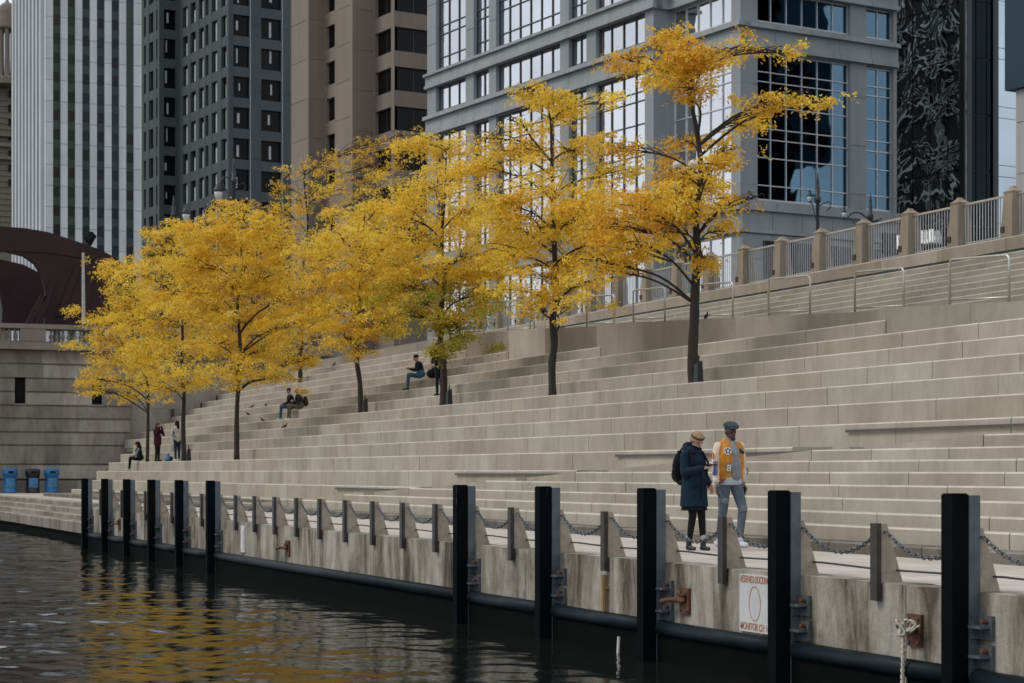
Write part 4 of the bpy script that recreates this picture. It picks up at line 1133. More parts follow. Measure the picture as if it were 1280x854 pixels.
# ================= people =================
def capsule(mb,p0,r0,p1,r1,n=12,m=4):
    p0,p1=Vector(p0),Vector(p1); d=(p1-p0)
    if d.length<1e-6: d=Vector((0,0,1e-4)); p1=p0+d
    d.normalize(); u=d.cross(Vector((.3,.5,.8))).normalized(); w=d.cross(u)
    rings=[]
    for i in range(m+1):
        a=-math.pi/2+math.pi/2*i/m; rings.append((p0+d*r0*math.sin(a),max(r0*math.cos(a),1e-4)))
    for i in range(m+1):
        a=math.pi/2*i/m; rings.append((p1+d*r1*math.sin(a),max(r1*math.cos(a),1e-4)))
    b=len(mb.v)
    for c,r in rings:
        for k in range(n):
            a=2*math.pi*k/n; q=c+(u*math.cos(a)+w*math.sin(a))*r; mb.v.append((q.x,q.y,q.z))
    for i in range(len(rings)-1):
        for k in range(n):
            x=b+i*n+k; y=b+i*n+(k+1)%n; mb.face([x,y,y+n,x+n])
    mb.face([b+k for k in range(n)][::-1]); e=b+(len(rings)-1)*n; mb.face([e+k for k in range(n)])
def ellip(mb,c,r,rot=None,n=14,m=9):
    c=Vector(c); b=len(mb.v)
    for i in range(m+1):
        a=-math.pi/2+math.pi*i/m
        for k in range(n):
            t=2*math.pi*k/n; q=Vector((r[0]*max(math.cos(a),1e-3)*math.cos(t),r[1]*max(math.cos(a),1e-3)*math.sin(t),r[2]*math.sin(a)))
            if rot is not None: q=rot@q
            q+=c; mb.v.append((q.x,q.y,q.z))
    for i in range(m):
        for k in range(n):
            x=b+i*n+k; y=b+i*n+(k+1)%n; mb.face([x,y,y+n,x+n])
    mb.face([b+k for k in range(n)][::-1]); e=b+m*n; mb.face([e+k for k in range(n)])
def blob(name,shapes,mats,parent,vox=.012,sm=2,cut=None):
    """one continuous surface grown round the shapes; faces take the material of the nearest shape"""
    mb=MB(); lst=[]
    for s in shapes:
        if s[0]=='c': capsule(mb,s[1],s[2],s[3],s[4]); lst.append((Vector(s[1]),s[2],Vector(s[3]),s[4],s[5]))
        else:
            rot=s[4] if len(s)>4 else None
            ellip(mb,s[1],s[2],rot); rm=min(s[2]); c=Vector(s[1]); ax=s[2].index(max(s[2])); e=Vector((0,0,0)); e[ax]=max(s[2])-rm
            if rot is not None: e=rot@e
            lst.append((c-e,sorted(s[2])[1],c+e,sorted(s[2])[1],s[3]))
    me=bpy.data.meshes.new('tmp'); me.from_pydata(mb.v,[],mb.f)
    bm=bmesh.new(); bm.from_mesh(me); bmesh.ops.recalc_face_normals(bm,faces=bm.faces); bm.to_mesh(me); bm.free()
    o=bpy.data.objects.new('tmp',me); C.objects.link(o)
    m=o.modifiers.new('r','REMESH'); m.mode='VOXEL'; m.voxel_size=vox
    if sm: s_=o.modifiers.new('s','SMOOTH'); s_.factor=.5; s_.iterations=sm
    bpy.context.view_layer.update(); dg=bpy.context.evaluated_depsgraph_get()
    out=bpy.data.meshes.new_from_object(o.evaluated_get(dg)); bpy.data.objects.remove(o); out.name=name
    out.materials.clear()
    if cut is not None:
        bm=bmesh.new(); bm.from_mesh(out)
        r_=bmesh.ops.bisect_plane(bm,geom=bm.verts[:]+bm.edges[:]+bm.faces[:],plane_co=(0,0,cut),plane_no=(0,0,1),clear_inner=True)
        bmesh.ops.holes_fill(bm,edges=[e for e in bm.edges if e.is_boundary],sides=0); bm.to_mesh(out); bm.free()
    for mm in mats: out.materials.append(mm)
    n=len(out.polygons)
    if len(mats)>1 and n:
        cen=np.empty(n*3); out.polygons.foreach_get('center',cen); cen=cen.reshape(-1,3); best=np.full(n,1e9); idx=np.zeros(n,dtype=np.int32)
        for a,ra,b,rb,mi in lst:
            a_=np.array(a); d=np.array(b)-a_; L=d@d
            t=np.clip((cen-a_)@d/L,0,1) if L>1e-9 else np.zeros(n)
            ds=np.linalg.norm(cen-(a_+t[:,None]*d),axis=1)-(ra+(rb-ra)*t); k=ds<best; best[k]=ds[k]; idx[k]=mi
        out.polygons.foreach_set('material_index',idx)
    out.polygons.foreach_set('use_smooth',[True]*n); out.update()
    return link(name,out,parent)
def cloth(name,col,rough=.85,var=.2,scale=14): return simple(name,col,rough,0,var,scale,.2,.25)
skinL=simple('light_skin',(.42,.24,.17),.5,var=.08); skinD=simple('dark_skin',(.055,.026,.017),.45,var=.1)
K={n:cloth(n,c) for n,c in dict(teal_coat=(.006,.019,.035),black_cloth=(.008,.008,.010),grey_jeans=(.10,.125,.155),pale_denim=(.17,.19,.21),orange_wool=(.56,.235,.03),cream_leather=(.68,.56,.44),grey_shirt=(.24,.26,.28),pale_shirt=(.42,.48,.52),white_shoe=(.50,.52,.56),dark_cap=(.045,.06,.07),blond_hair=(.30,.21,.12),headband=(.07,.06,.045),black_hair=(.008,.007,.006),auburn_hair=(.12,.035,.015),maroon_coat=(.045,.012,.018),navy_jeans=(.015,.025,.045),white_knit=(.5,.46,.43),grey_knit=(.20,.22,.25),blue_jeans=(.04,.10,.17),orange_knit=(.62,.17,.07),dark_coat=(.012,.016,.018),khaki=(.10,.09,.06),brown_bag=(.05,.035,.025),bright_blue=(.03,.15,.28),grey_sleeve=(.18,.20,.24)).items()}
def head_shapes(c,yaw=0,pitch=0,skin=0,s=1.0):
    Rm=Matrix.Rotation(yaw,3,'Z')@Matrix.Rotation(pitch,3,'X'); c=Vector(c)
    def P(x,y,z): return c+Rm@(Vector((x,y,z))*s)
    out=[('e',P(0,-.008,.018),(.074*s,.092*s,.098*s),skin,Rm),('e',P(0,.022,-.045),(.055*s,.062*s,.068*s),skin,Rm),
         ('c',P(0,.088,.005),.010*s,P(0,.108,-.022),.014*s,skin),('c',P(-.018,.082,-.055),.010*s,P(.018,.082,-.055),.010*s,skin),('e',P(0,.066,-.09),(.022*s,.02*s,.018*s),skin,Rm),
         ('e',P(-.074,-.01,0),(.010*s,.02*s,.03*s),skin,Rm),('e',P(.074,-.01,0),(.010*s,.02*s,.03*s),skin,Rm)]
    return out,P,Rm
def face_bits(P,parent,s=1.0,brow=None):
    mb=MB()
    for sx in (-1,1): ellip(mb,P(sx*.030,.079,.008),(.014*s,.008*s,.007*s),None,8,5)
    e=mb.build('eyes',simple('eye_dark',(.02,.015,.012),.3),parent,True)
    mb=MB(); mb.tube([P(-.024,.090,-.056),P(0,.096,-.054),P(.024,.090,-.056)],.0045*s,5); mb.build('mouth',simple('lip',(.22,.07,.06),.5),parent,True)
def hand(wrist,dirv,palmn,skin,curl=.5,s=1.0,thumb_side=1):
    """palm + four jointed fingers + thumb as capsules"""
    w=Vector(wrist); d=Vector(dirv).normalized(); n=Vector(palmn).normalized(); sd=d.cross(n).normalized()*thumb_side
    out=[]
    for q,off in enumerate((-.030,-.010,.010,.028)):
        kn=w+d*(.085 - (.008 if q in (0,3) else 0))*s+sd*off*s
        out.append(('c',w+sd*off*.6*s+d*.012*s,.016*s,kn,.0135*s,skin))
        L=(.060,.074,.078,.068)[q]*s; p=kn; dd=d.copy(); ang=curl*(.5+.1*(3-q))
        for j,f in enumerate((.45,.32,.23)):
            dd=(dd*math.cos(ang)+n*math.sin(ang)).normalized() if j==0 else (dd+n*curl*.7).normalized()
            p2=p+dd*L*f; out.append(('c',p,(.0105-.001*j)*s,p2,(.0098-.001*j)*s,skin)); p=p2
    t0=w+d*.022*s+sd*.026*s; t1=t0+(d*.5+sd*.75+n*.25).normalized()*.040*s; t2=t1+(d*.85+sd*.25+n*.4).normalized()*.034*s
    out+=[('c',t0,.015*s,t1,.012*s,skin),('c',t1,.0115*s,t2,.0095*s,skin)]
    return out
def pbase(px,Y,z,yaw,label,h=0):
    X=xY(px,Y); return thing('person',label,'person',(X,Y,z),yaw)

# ---- woman in the long blue parka ----
Zw=2400*1.07/98.0; pw=at_Z(866.5,688,Zw)
pw_t=thing('person','woman in a long dark blue parka and headband looking down at her phone','person',(pw.x,pw.y,0),R(-90+16))
t=pw_t
hs,P,Rm=head_shapes((-.01,.07,1.50),R(-8),R(-32),0)
sh=hs+[('c',(-.0,.0,1.33),.055,(-.01,.04,1.45),.05,0),
 ('c',(.14,-.01,1.30),.055,(.185,.03,1.07),.046,1),('c',(.185,.03,1.07),.042,(.07,.27,1.12),.030,1),
 ('c',(-.14,-.01,1.30),.055,(-.18,.0,1.05),.044,1),('c',(-.18,.0,1.05),.040,(-.16,.16,.90),.030,1),
 ('e',(0,-.01,1.2),(.17,.11,.2),1),('e',(0,0,.92),(.165,.12,.16),1),('e',(0,0,1.05),(.15,.10,.2),1),
 ('c',(.075,.0,.88),.085,(.065,.06,.49),.056,1),('c',(.065,.06,.49),.056,(.062,-.02,.10),.036,1),
 ('c',(-.075,.0,.88),.085,(-.06,.10,.49),.056,1),('c',(-.06,.10,.49),.056,(-.062,.13,.10),.036,1)]
for x,y in ((.062,-.02),(-.062,.13)):
    sh+=[('c',(x,y-.02,.036),.034,(x+.005,y+.11,.028),.027,2),('c',(x,y,.05),.040,(x,y,.15),.040,2),('c',(x,y,.165),.043,(x,y,.185),.043,3)]
sh+=hand((.07,.27,1.12),(-.75,.45,.12),(-.1,.2,1),0,.5,1.0,-1)
sh+=hand((-.16,.16,.90),(.0,.5,-.85),(.8,.2,0),0,.5,1.0,1)
blob('body',sh,[skinL,K['black_cloth'],simple('black_boot',(.01,.01,.011),.3),cloth('grey_sock',(.35,.35,.36))],t,.0065,2)
face_bits(P,t)
coat=[('e',(0,-.02,1.24),(.175,.135,.14),0),('c',(0,.0,1.2),.14,(0,.01,.95),.150,0),('c',(.045,.01,1.0),.135,(.065,.02,.50),.158,0),('c',(-.045,.01,1.0),.135,(-.065,.02,.50),.158,0),
 ('c',(.145,-.01,1.29),.072,(.19,.03,1.06),.064,0),('c',(.19,.03,1.06),.062,(.10,.25,1.115),.046,0),
 ('c',(-.145,-.01,1.29),.072,(-.185,.0,1.05),.062,0),('c',(-.185,.0,1.05),.060,(-.165,.13,.925),.048,0),
 ('c',(-.08,.03,1.37),.045,(.08,.03,1.37),.045,0),('c',(-.09,-.05,1.38),.050,(.09,-.05,1.38),.050,0),('e',(0,-.09,1.41),(.11,.065,.075),0),('c',(-.07,.07,1.335),.030,(.07,.07,1.335),.030,0)]
blob('coat',coat,[K['teal_coat']],t,.010,2,.60)
blob('dress_hem',[('c',(.05,.02,.8),.13,(.055,.02,.45),.150,0),('c',(-.05,.02,.8),.13,(-.055,.02,.45),.150,0)],[K['black_cloth']],t,.014,1,.545)
blob('hair',[('e',P(0,-.02,.045),(.077,.097,.079),0,Rm),('e',P(0,-.055,-.01),(.074,.06,.08),0,Rm),('c',P(-.045,.062,.078),.020,P(.045,.062,.078),.020,0)],[K['blond_hair']],t,.009,1)
mb=MB(); 
ring=[P(.073*math.cos(a),-.018+.095*math.sin(a),.046+.012*math.sin(a)) for a in [2*math.pi*k/24 for k in range(25)]]
mb.tube(ring,.016,6,False); mb.build('headband',K['headband'],t,True)
mb=MB(); mb.box(-.006,.006,.155,.162,.70,1.22); 
for k in range(5): ellip(mb,(.015,.168,.78+k*.1),(.008,.006,.008),None,6,4)
for sx in (-.11,.11): mb.box(sx-.055,sx+.055,.150,.166,.86,.875)
mb.build('coat_fastening',K['black_cloth'],t)
def at_person(t,x,y,z):
    m=Matrix.Rotation(t.rotation_euler.z,3,'Z')@Vector((x,y,z)); return Vector(t.location)+m
bk=thing('backpack','black backpack on the back of the woman in the blue parka','backpack',tuple(at_person(t,0,-.20,.92)),t.rotation_euler.z)
blob('pack',[('e',(0,-.04,.2),(.15,.085,.24),0),('e',(0,-.11,.12),(.11,.05,.12),0)],[K['black_cloth']],bk,.014,1)
mb=MB()
for sx in (-.1,.1):
    mb.tube([(sx,.02,.40),(sx*1.1,.10,.47),(sx*1.15,.27,.42),(sx*1.4,.345,.28),(sx*1.7,.28,.06),(sx*1.5,.06,.0)],.016,6)
mb.build('strap',K['black_cloth'],bk,True)
mb=MB(); mb.tube([(-.14,-.08,.36),(-.20,-.08,.40),(.0,-.1,.43)],.02,6); mb.build('top_handle',K['black_cloth'],bk)
ph=thing('phone','dark phone held by the woman in the blue parka','phone',tuple(at_person(t,-.025,.325,1.155)),t.rotation_euler.z-.5)
mb=MB(); mb.hexa([(-.075,-.035,-.005),(.075,-.035,-.005),(.075,.035,.012),(-.075,.035,.012),(-.075,-.035,.005),(.075,-.035,.005),(.075,.035,.022),(-.075,.035,.022)]); mb.build('phone_case',M['binblack'],ph)

# ---- man in the orange varsity jacket ----
Zm=2400*1.07/94.5; pm=at_Z(912,685,Zm)
t=thing('person','man in an orange and cream varsity jacket, grey jeans and a flat cap','person',(pm.x,pm.y,0),R(-90+4))
man=t
hs,P,Rm=head_shapes((0,.03,1.63),R(-6),R(-6),0,1.04)
sh=hs+[('c',(0,-.01,1.45),.062,(0,.015,1.57),.056,0),
 ('e',(0,0,1.32),(.175,.115,.2),1),('e',(0,0,1.10),(.155,.11,.2),1),('e',(0,0,.97),(.165,.12,.14),2),
 ('c',(.19,-.01,1.42),.060,(.245,.0,1.14),.048,1),('c',(.245,.0,1.14),.044,(.262,.07,.88),.032,1),
 ('c',(-.19,-.01,1.42),.060,(-.235,-.03,1.14),.048,1),('c',(-.235,-.03,1.14),.044,(-.235,.0,.88),.032,1),
 ('c',(.09,.0,.93),.100,(.085,-.04,.52),.068,2),('c',(.085,-.04,.52),.066,(.075,-.16,.11),.050,2),
 ('c',(-.09,.0,.93),.100,(-.115,.16,.55),.068,2),('c',(-.115,.16,.55),.066,(-.075,.14,.13),.048,2),
 ('e',(-.116,.212,.56),(.045,.016,.045),4),('e',(-.108,.155,.70),(.05,.022,.035),4) if False else ('e',(-.116,.212,.56),(.045,.016,.045),4),('e',(.088,.045,.66),(.05,.03,.045),4)]
for x,y,z in ((.075,-.16,.0),(-.075,.14,.0)):
    sh+=[('c',(x,y-.05,z+.055),.048,(x-.003,y+.16,z+.042),.038,3),('c',(x,y,z+.06),.05,(x,y+.02,z+.11),.05,3)]
sh+=hand((.262,.07,.88),(.12,.30,-.9),(-.9,.2,.1),0,.35,1.12,1)
sh+=hand((-.235,.0,.88),(.0,.10,-1),(.9,.2,0),0,.45,1.12,-1)
blob('body',sh,[skinD,K['grey_shirt'],K['grey_jeans'],K['white_shoe'],K['pale_denim']],t,.007,2)
face_bits(P,t,1.04)
jk=[('e',(0,-.02,1.40),(.215,.130,.13),0),('e',(.075,.0,1.25),(.140,.145,.26),0),('e',(-.075,.0,1.25),(.140,.145,.26),0),('c',(.085,0,1.2),.122,(.082,0,1.02),.122,0),('c',(-.085,0,1.2),.122,(-.082,0,1.02),.122,0),
 ('c',(.082,0,.955),.118,(.082,0,.80),.118,2),('c',(-.082,0,.955),.118,(-.082,0,.80),.118,2),
 ('c',(.188,-.01,1.43),.066,(.240,.0,1.15),.058,1),('c',(.240,.0,1.15),.056,(.262,.06,.95),.047,1),
 ('c',(-.188,-.01,1.43),.066,(-.236,-.03,1.15),.058,1),('c',(-.236,-.03,1.15),.056,(-.236,-.005,.95),.047,1),
 ('c',(-.07,-.03,1.515),.032,(.07,-.03,1.515),.032,0)]
blob('jacket',jk,[K['orange_wool'],K['cream_leather'],cloth('striped_rib',(.30,.13,.08))],t,.009,2,.915)
sf=[('c',(-.01,.07,1.47),.050,(-.02,.080,1.32),.088,0),('c',(-.02,.080,1.32),.088,(-.035,.076,1.02),.092,0),('c',(-.03,.055,1.2),.075,(-.04,.06,1.0),.085,0),('c',(-.07,.02,.93),.112,(.07,.02,.93),.112,1)]
blob('shirt',sf,[K['grey_shirt'],K['pale_shirt']],t,.010,1,.885)
# jacket patches (raised cloth marks)
pw_,pd=cloth('white_patch',(.62,.60,.56)),cloth('dark_patch',(.02,.025,.03))
mb=MB(); c=Vector((.120,.135,1.365)); nrm=Vector((.38,1,.12)).normalized(); ux=nrm.cross(Vector((0,0,1))).normalized(); uz=ux.cross(nrm)
disc=[c+nrm*.012+(ux*math.cos(a)+uz*math.sin(a))*.056 for a in [2*math.pi*k/20 for k in range(20)]]; mb.prism(disc,tuple(-nrm*.05)); mb.build('round_patch',pw_,t)
mb=MB()
for k in range(5):
    a=2*math.pi*k/5+.3; q=c+nrm*.013+(ux*math.cos(a)+uz*math.sin(a))*.03; v=(ux*math.cos(a)+uz*math.sin(a)); s_=nrm.cross(v)
    mb.prism([q-v*.013-s_*.007,q+v*.013-s_*.012,q+v*.015+s_*.010,q-v*.012+s_*.007],tuple(nrm*.003))
mb.build('patch_mark',pd,t)
text_obj('B',.165,cloth('blue_grey_patch',(.17,.23,.30)),t,(.115,.150,1.12),(R(88),0,R(-196+180-6)),'letter_patch',.008)
text_obj('B',.120,pw_,t,(.115,.160,1.12),(R(88),0,R(-22)),'letter_patch',.003)
mb=MB(); 
c=Vector((-.125,.137,1.37)); nrm=Vector((-.42,1,.1)).normalized(); ux=nrm.cross(Vector((0,0,1))).normalized(); uz=ux.cross(nrm)
mb.prism([c+nrm*.012+ux*x+uz*z for x,z in ((-.035,-.04),(.035,-.02),(.03,.03),(-.03,.01))],tuple(-nrm*.04)); mb.build('dark_patch',cloth('green_patch',(.02,.06,.045)),t)
mb=MB(); mb.prism([c+nrm*.016+ux*x+uz*z for x,z in ((-.03,-.012),(.032,.01),(.032,.018),(-.03,-.002))],tuple(-nrm*.01)); mb.build('patch_mark',pw_,t)
# sleeve marks
mb=MB(); 
for k in range(7):
    zz_=1.03+k*.028; xx=.316-.002*k; mb.prism([(xx,.09-.05,zz_),(xx-.01,.125,zz_+.004),(xx-.01,.125,zz_+.018),(xx,.04,zz_+.016)],(-.03,-.004,0))
mb.build('sleeve_mark',cloth('royal_blue_patch',(.02,.08,.25)),t)
mb=MB(); ring=[Vector((.318-.02*abs(math.sin(a)),.035+.035*math.cos(a),1.30+.038*math.sin(a))) for a in [2*math.pi*k/16 for k in range(17)]]; mb.tube(ring,.009,5,False); mb.build('sleeve_mark',cloth('orange_patch',(.50,.15,.04)),t,True)
mb=MB(); ring=[Vector((-.283,.0+.04*math.cos(a),1.08+.045*math.sin(a))) for a in [2*math.pi*k/16 for k in range(17)]]; mb.tube(ring,.007,5,False); mb.build('sleeve_mark',pd,t,True)
# flat cap
blob('cap',[('e',P(0,-.015,.098),(.104,.122,.055),0,Rm),('e',P(0,-.01,.066),(.088,.104,.03),0,Rm),('e',P(0,.095,.060),(.070,.050,.012),0,Rm),('e',P(0,.06,.085),(.09,.07,.035),0,Rm)],[K['dark_cap']],t,.008,1)
blob('hair',[('e',P(0,-.03,.04),(.080,.080,.055),0,Rm)],[K['black_hair']],t,.012,1)
mb=MB(); mb.tube([P(-.03,.085,-.08),P(0,.085,-.10),P(.03,.085,-.08)],.012,6); mb.build('beard',K['black_hair'],t,True)

# ---- small background figures ----
def figure(px,Y,z,yaw,label,top,legs,shoe,hair,skin=skinL,pose='stand',arms='down',extra=None,sleeve=None,h=1.0,longhair=False,hood=None,sweater=None):
    X=xY(px,Y); t=thing('person',label,'person',(X,Y,z),yaw); s=h
    mats=[skin,top,legs,shoe,sleeve or top]+(sweater or [])
    if pose=='stand':
        hip=.90; lean=0; hc=(0,.02,1.56)
        sh=[('e',(0,0,1.28),(.18,.12,.2),1),('e',(0,0,1.02),(.165,.12,.18),1)]
        for sx in (-1,1): sh+=[('c',(sx*.08,0,.9),.09,(sx*.085,.02*sx,.48),.062,2),('c',(sx*.085,.02*sx,.48),.06,(sx*.08,-.02,.1),.045,2),('c',(sx*.08,-.05,.05),.045,(sx*.09,.14,.04),.036,3)]
        if sweater: sh+=[('e',(0,0,1.33),(.19,.13,.15),5),('c',(-.12,0,1.20),.095,(.12,0,1.20),.095,6),('c',(-.09,0,1.04),.12,(.09,0,1.04),.12,7)]
        so=(0,0,1.38); 
    else:
        hc=(0,.16,.78) if arms!='phone' else (0,.20,.76)
        sh=[('e',(0,.03,.20),(.18,.17,.14),2),('c',(0,.02,.22),.13,(0,.10,.50),.15,1),('e',(0,.10,.50),(.19,.12,.14),1)]
        for sx in (-1,1): sh+=[('c',(sx*.09,.05,.13),.09,(sx*.11,.46,.16),.065,2),('c',(sx*.11,.46,.16),.062,(sx*.10,.50,-.30),.045,2),('c',(sx*.10,.47,-.35),.042,(sx*.11,.64,-.365),.036,3)]
        so=(0,.11,.58)
    hsh,P,Rm=head_shapes(hc,0,R(-18 if pose!='stand' else -6),0); sh+=hsh+[('c',so,.055,Vector(hc)-Vector((0,.02,.06)),.05,0)]
    for sx in (-1,1):
        S_=Vector((sx*.18,so[1]-.01,so[2]-.03))
        if arms=='down': E=S_+Vector((sx*.05,.0,-.27)); W=E+Vector((0,.06,-.24)); hd=(0,.1,-1)
        elif arms=='up': E=S_+Vector((sx*.08,.12,-.20)); W=Vector((sx*.04,.22,hc[2]-.06)); hd=(-sx*.2,.1,1)
        elif arms=='hold': E=S_+Vector((sx*.06,.04,-.26)); W=Vector((sx*.05,.30,E.z+.06)); hd=(-sx*.4,.9,.1)
        elif arms=='phone': E=S_+Vector((sx*.05,.12,-.22)); W=Vector((sx*.05,.42,E.z+.04)); hd=(-sx*.3,.9,.2)
        else: E=S_+Vector((sx*.06,.10,-.24)); W=Vector((sx*.10,.36,.26)); hd=(0,1,-.1)
        sh+=[('c',S_,.062,E,.052,4),('c',E,.05,W,.036,4)]+hand(W,hd,(-sx*.8,.3,.3),0,.5,1,sx)
    blob('body',sh,mats,t,.013,1)
    face_bits(P,t)
    hr=[('e',P(0,-.02,.045),(.085,.10,.078),0,Rm)]
    if longhair: hr+=[('c',P(0,-.07,.03),.075,P(0,-.09,-.20),.06,0),('c',P(-.06,-.02,.0),.035,P(-.07,.0,-.18),.03,0),('c',P(.06,-.02,.0),.035,P(.07,.0,-.18),.03,0)]
    blob('knit_hat' if hood else 'hair',hr,[hood or hair],t,.013,1)
    return t,P
zA=seatz(-2); zB=seatz(-1)
t1,_=figure(176,17.80,zB,R(105+60),'person with black hair sitting hunched on the low terrace, white shoes',K['dark_coat'],K['black_cloth'],K['white_shoe'],K['black_hair'],pose='sit',arms='knees',sleeve=K['grey_sleeve'],longhair=True)
t2,_=figure(197,18.05,zB,R(-60),'person in a dark maroon coat with auburn hair holding hands up to the face',K['maroon_coat'],K['black_cloth'],K['black_cloth'],K['auburn_hair'],arms='up',longhair=True)
blob('coat_skirt',[('c',(0,0,1.1),.165,(0,0,.80),.175,0)],[K['maroon_coat']],t2,.02,1)
t3,_=figure(221.5,18.05,zB,R(100),'person seen from behind in a white, black and grey banded sweater',K['white_knit'],K['navy_jeans'],K['white_shoe'],K['black_hair'],arms='hold',longhair=True,sweater=[K['white_knit'],K['black_cloth'],K['grey_knit']])
b=thing('bag','pair of bright blue bags lying on the terrace behind the standing people','bag',(xY(210,18.0),18.0,zB))
blob('bag_cloth',[('e',(0,0,.08),(.30,.16,.09),0),('e',(.22,.05,.12),(.16,.12,.11),1),('e',(-.2,0,.1),(.14,.12,.10),0)],[K['bright_blue'],K['navy_jeans']],b,.02,1)
mb=MB(); mb.tube([(-.15,0,.14),(-.1,.02,.3),(.05,.02,.3),(.1,0,.16)],.012,5); mb.build('handle',K['navy_jeans'],b)
zC=seatz(3)
t4,_=figure(366,21.75,seatz(4),R(105+55),'seated person in blue jeans with short dark hair leaning toward the orange hat',K['dark_coat'],K['blue_jeans'],K['white_shoe'],K['black_hair'],pose='sit',arms='knees')
t5,_=figure(376,21.95,seatz(4),R(105+75),'seated person in an orange knit hat and dark coat with a backpack',K['dark_coat'],K['khaki'],K['white_shoe'],K['black_hair'],pose='sit',arms='hold',hood=K['orange_knit'])
def small_pack(t,off,label,mat,sc=1.0):
    p=at_person(t,*off); b=thing('backpack',label,'backpack',tuple(p),t.rotation_euler.z)
    blob('pack',[('e',(0,-.03,.18*sc),(.15*sc,.10*sc,.22*sc),0),('e',(0,-.10*sc,.12*sc),(.11*sc,.06*sc,.11*sc),0)],[mat],b,.02,1)
    mb=MB(); 
    for sx in (-.1,.1): mb.tube([(sx,.05,.36*sc),(sx,.12,.30*sc),(sx,.10,.05)],.015,5)
    mb.build('strap',mat,b)
small_pack(t5,(0,-.16,.18),'brown backpack worn by the person in the orange knit hat',K['brown_bag'])
t6,P6=figure(527,23.4,seatz(6)-.0,R(105+60),'man sitting on the terrace in a dark jacket and blue jeans reading a phone',K['dark_coat'],K['blue_jeans'],K['black_cloth'],K['black_hair'],pose='sit',arms='phone')
p=at_person(t6,0,.53,.36); ph=thing('phone','pale phone held by the seated man beside the green tinged tree','phone',tuple(p),t6.rotation_euler.z); mb=MB(); mb.hexa([(-.04,0,-.02),(.04,0,-.02),(.04,.01,-.02),(-.04,.01,-.02),(-.04,.07,.12),(.04,.07,.12),(.04,.08,.12),(-.04,.08,.12)]); mb.build('phone_case',M['white'],ph)
b=thing('bag','black duffel bag resting on the terrace behind the seated man with a phone','bag',(xY(541,23.5),23.5,seatz(6)))
blob('bag_cloth',[('e',(0,0,.17),(.34,.2,.17),0),('e',(.22,0,.22),(.15,.15,.17),0)],[K['black_cloth']],b,.025,1); mb=MB(); mb.tube([(-.1,0,.3),(-.05,0,.42),(.1,0,.42),(.15,0,.33)],.014,5); mb.build('handle',K['black_cloth'],b)
t7,_=figure(549,22.0,seatz(4),R(95),'person in black standing half hidden behind the green tinged tree',K['black_cloth'],K['dark_coat'],K['black_cloth'],K['black_hair'],arms='hold')
small_pack(t7,(-.12,-.18,1.0),'black backpack on the person hidden behind the green tinged tree',K['black_cloth'],1.1)

# ---- pigeons ----
pgm=simple('pigeon_grey',(.012,.012,.014),.7,var=.4,scale=25)
def make_pigeon():
    t=thing('pigeon','','pigeon')
    blob('body',[('e',(0,0,.13),(.07,.13,.065),0,Matrix.Rotation(R(25),3,'X')),('c',(0,.09,.18),.035,(0,.12,.25),.026,0),('e',(0,.135,.265),(.026,.034,.027),0),('c',(0,-.10,.09),.035,(0,-.22,.03),.022,0),('c',(.065,.02,.14),.025,(.05,-.14,.07),.015,0),('c',(-.065,.02,.14),.025,(-.05,-.14,.07),.015,0)],[pgm],t,.011,1)
    mb=MB(); mb.tube([(0,.16,.262),(0,.19,.252)],[.009,.003],6); mb.build('beak',M['dark'],t)
    for sx in (-.03,.03):
        mb=MB(); mb.tube([(sx,0,.08),(sx,.01,.02),(sx,.045,.006)],.007,5); mb.build('leg',simple('pigeon_leg',(.25,.07,.06),.6),t)
    return t
pg=make_pigeon()
PG=[(315,514,18,'upper left of the small flock'),(332.5,510,60,'near the seated couple, highest of the flock'),(310,523,170,'crouched flat at the left of the flock'),(328,530,110,'in the middle of the flock'),(356,540,-40,'lowest and rightmost of the flock'),(413,448,30,'upper of the two by the amber leaves'),(417.5,455,-60,'lower of the two by the amber leaves'),(883,383,-100,'perched alone on the upper ramp wall beside the tallest trunk')]
def terrace_hit(px,py):
    # first terrace surface met by the ray, walking up the rows
    for j in range(-4,11):
        D=seatD(j)+.18; X,Z=at_Y(px,D); z=seatz(j)
        y=PY-F*(z-H)/Z
        if y<py+2: return Vector((X,D,z))
    return Vector((xY(px,27.9),27.9,6.506))
for i,(px,py,rz,l) in enumerate(PG):
    o=pg if i==0 else copy_tree(pg)
    if i==7:
        X,Z=at_Y(px,24.42); loc=Vector((X,24.42,zu(X)))
    else: loc=terrace_hit(px,py+2)
    o.location=loc; o.rotation_euler=(0,0,R(rz)); o.scale=(.68,)*3; o['label']='dark pigeon '+l; o['category']='pigeon'; o['group']='pigeons on the terraces'

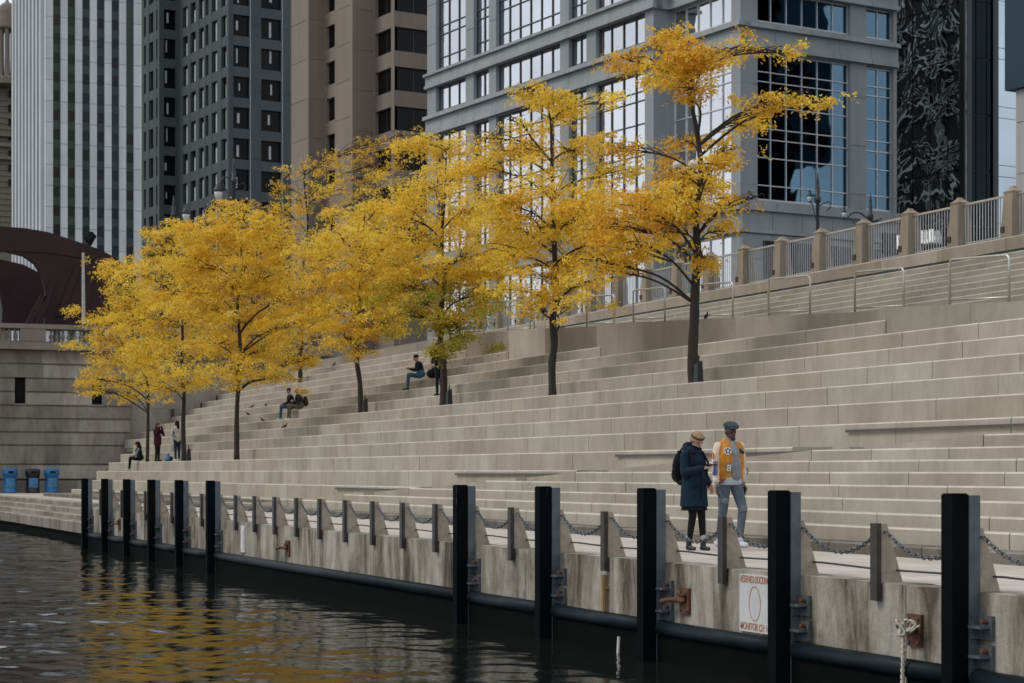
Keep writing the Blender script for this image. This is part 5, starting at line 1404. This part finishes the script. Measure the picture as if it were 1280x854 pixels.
# ================= camera, light, sky =================
sc=bpy.context.scene
cam=bpy.data.cameras.new('camera'); co=bpy.data.objects.new('camera',cam); C.objects.link(co); sc.camera=co
cam.sensor_width=36; cam.lens=F/1280*36; cam.shift_y=(PY-427)/1280; cam.clip_end=4000; cam.clip_start=.1
co.location=(0,0,H)
fw=Vector((-CA,SA,0)); co.rotation_euler=fw.to_track_quat('-Z','Y').to_euler()
cam.dof.use_dof=True; cam.dof.focus_distance=28; cam.dof.aperture_fstop=4.5
w=bpy.data.worlds.new('World'); sc.world=w; w.use_nodes=True; nt=w.node_tree
bg=nt.nodes['Background']; sky=nt.nodes.new('ShaderNodeTexSky'); sky.sky_type='NISHITA'; sky.sun_disc=False
sd=Vector((-.25,-.85,.95)).normalized()
sky.sun_elevation=math.asin(sd.z); sky.sun_rotation=math.atan2(sd.x,sd.y); sky.dust_density=2; sky.ozone_density=1.5
tc=nt.nodes.new('ShaderNodeTexCoord'); mp=nt.nodes.new('ShaderNodeMapping'); mp.inputs['Scale'].default_value=(1.6,1.6,4.0); nt.links.new(tc.outputs['Generated'],mp.inputs['Vector'])
ns=nt.nodes.new('ShaderNodeTexNoise'); ns.inputs['Scale'].default_value=2.2; ns.inputs['Detail'].default_value=7; nt.links.new(mp.outputs['Vector'],ns.inputs['Vector'])
rp_=nt.nodes.new('ShaderNodeValToRGB'); rp_.color_ramp.elements[0].position=.34; rp_.color_ramp.elements[1].position=.6; rp_.color_ramp.elements[0].color=(.74,.74,.74,1)
nt.links.new(ns.outputs['Fac'],rp_.inputs['Fac'])
mx=nt.nodes.new('ShaderNodeMix'); mx.data_type='RGBA'; nt.links.new(rp_.outputs['Color'],mx.inputs['Factor']); nt.links.new(sky.outputs['Color'],mx.inputs['A']); mx.inputs['B'].default_value=(6.2,6.5,7.0,1)
nt.links.new(mx.outputs['Result'],bg.inputs['Color']); bg.inputs['Strength'].default_value=.15
sl=bpy.data.lights.new('sun','SUN'); so=bpy.data.objects.new('sun',sl); C.objects.link(so); sl.energy=1.3; sl.angle=R(20); sl.color=(1,.95,.87)
so.rotation_euler=sd.to_track_quat('Z','Y').to_euler()
vs=sc.view_settings; vs.view_transform='Standard'; vs.look='None'; vs.exposure=-.06; vs.gamma=1
for o in list(C.objects):
    if o.get('_abs') is not None: del o['_abs']
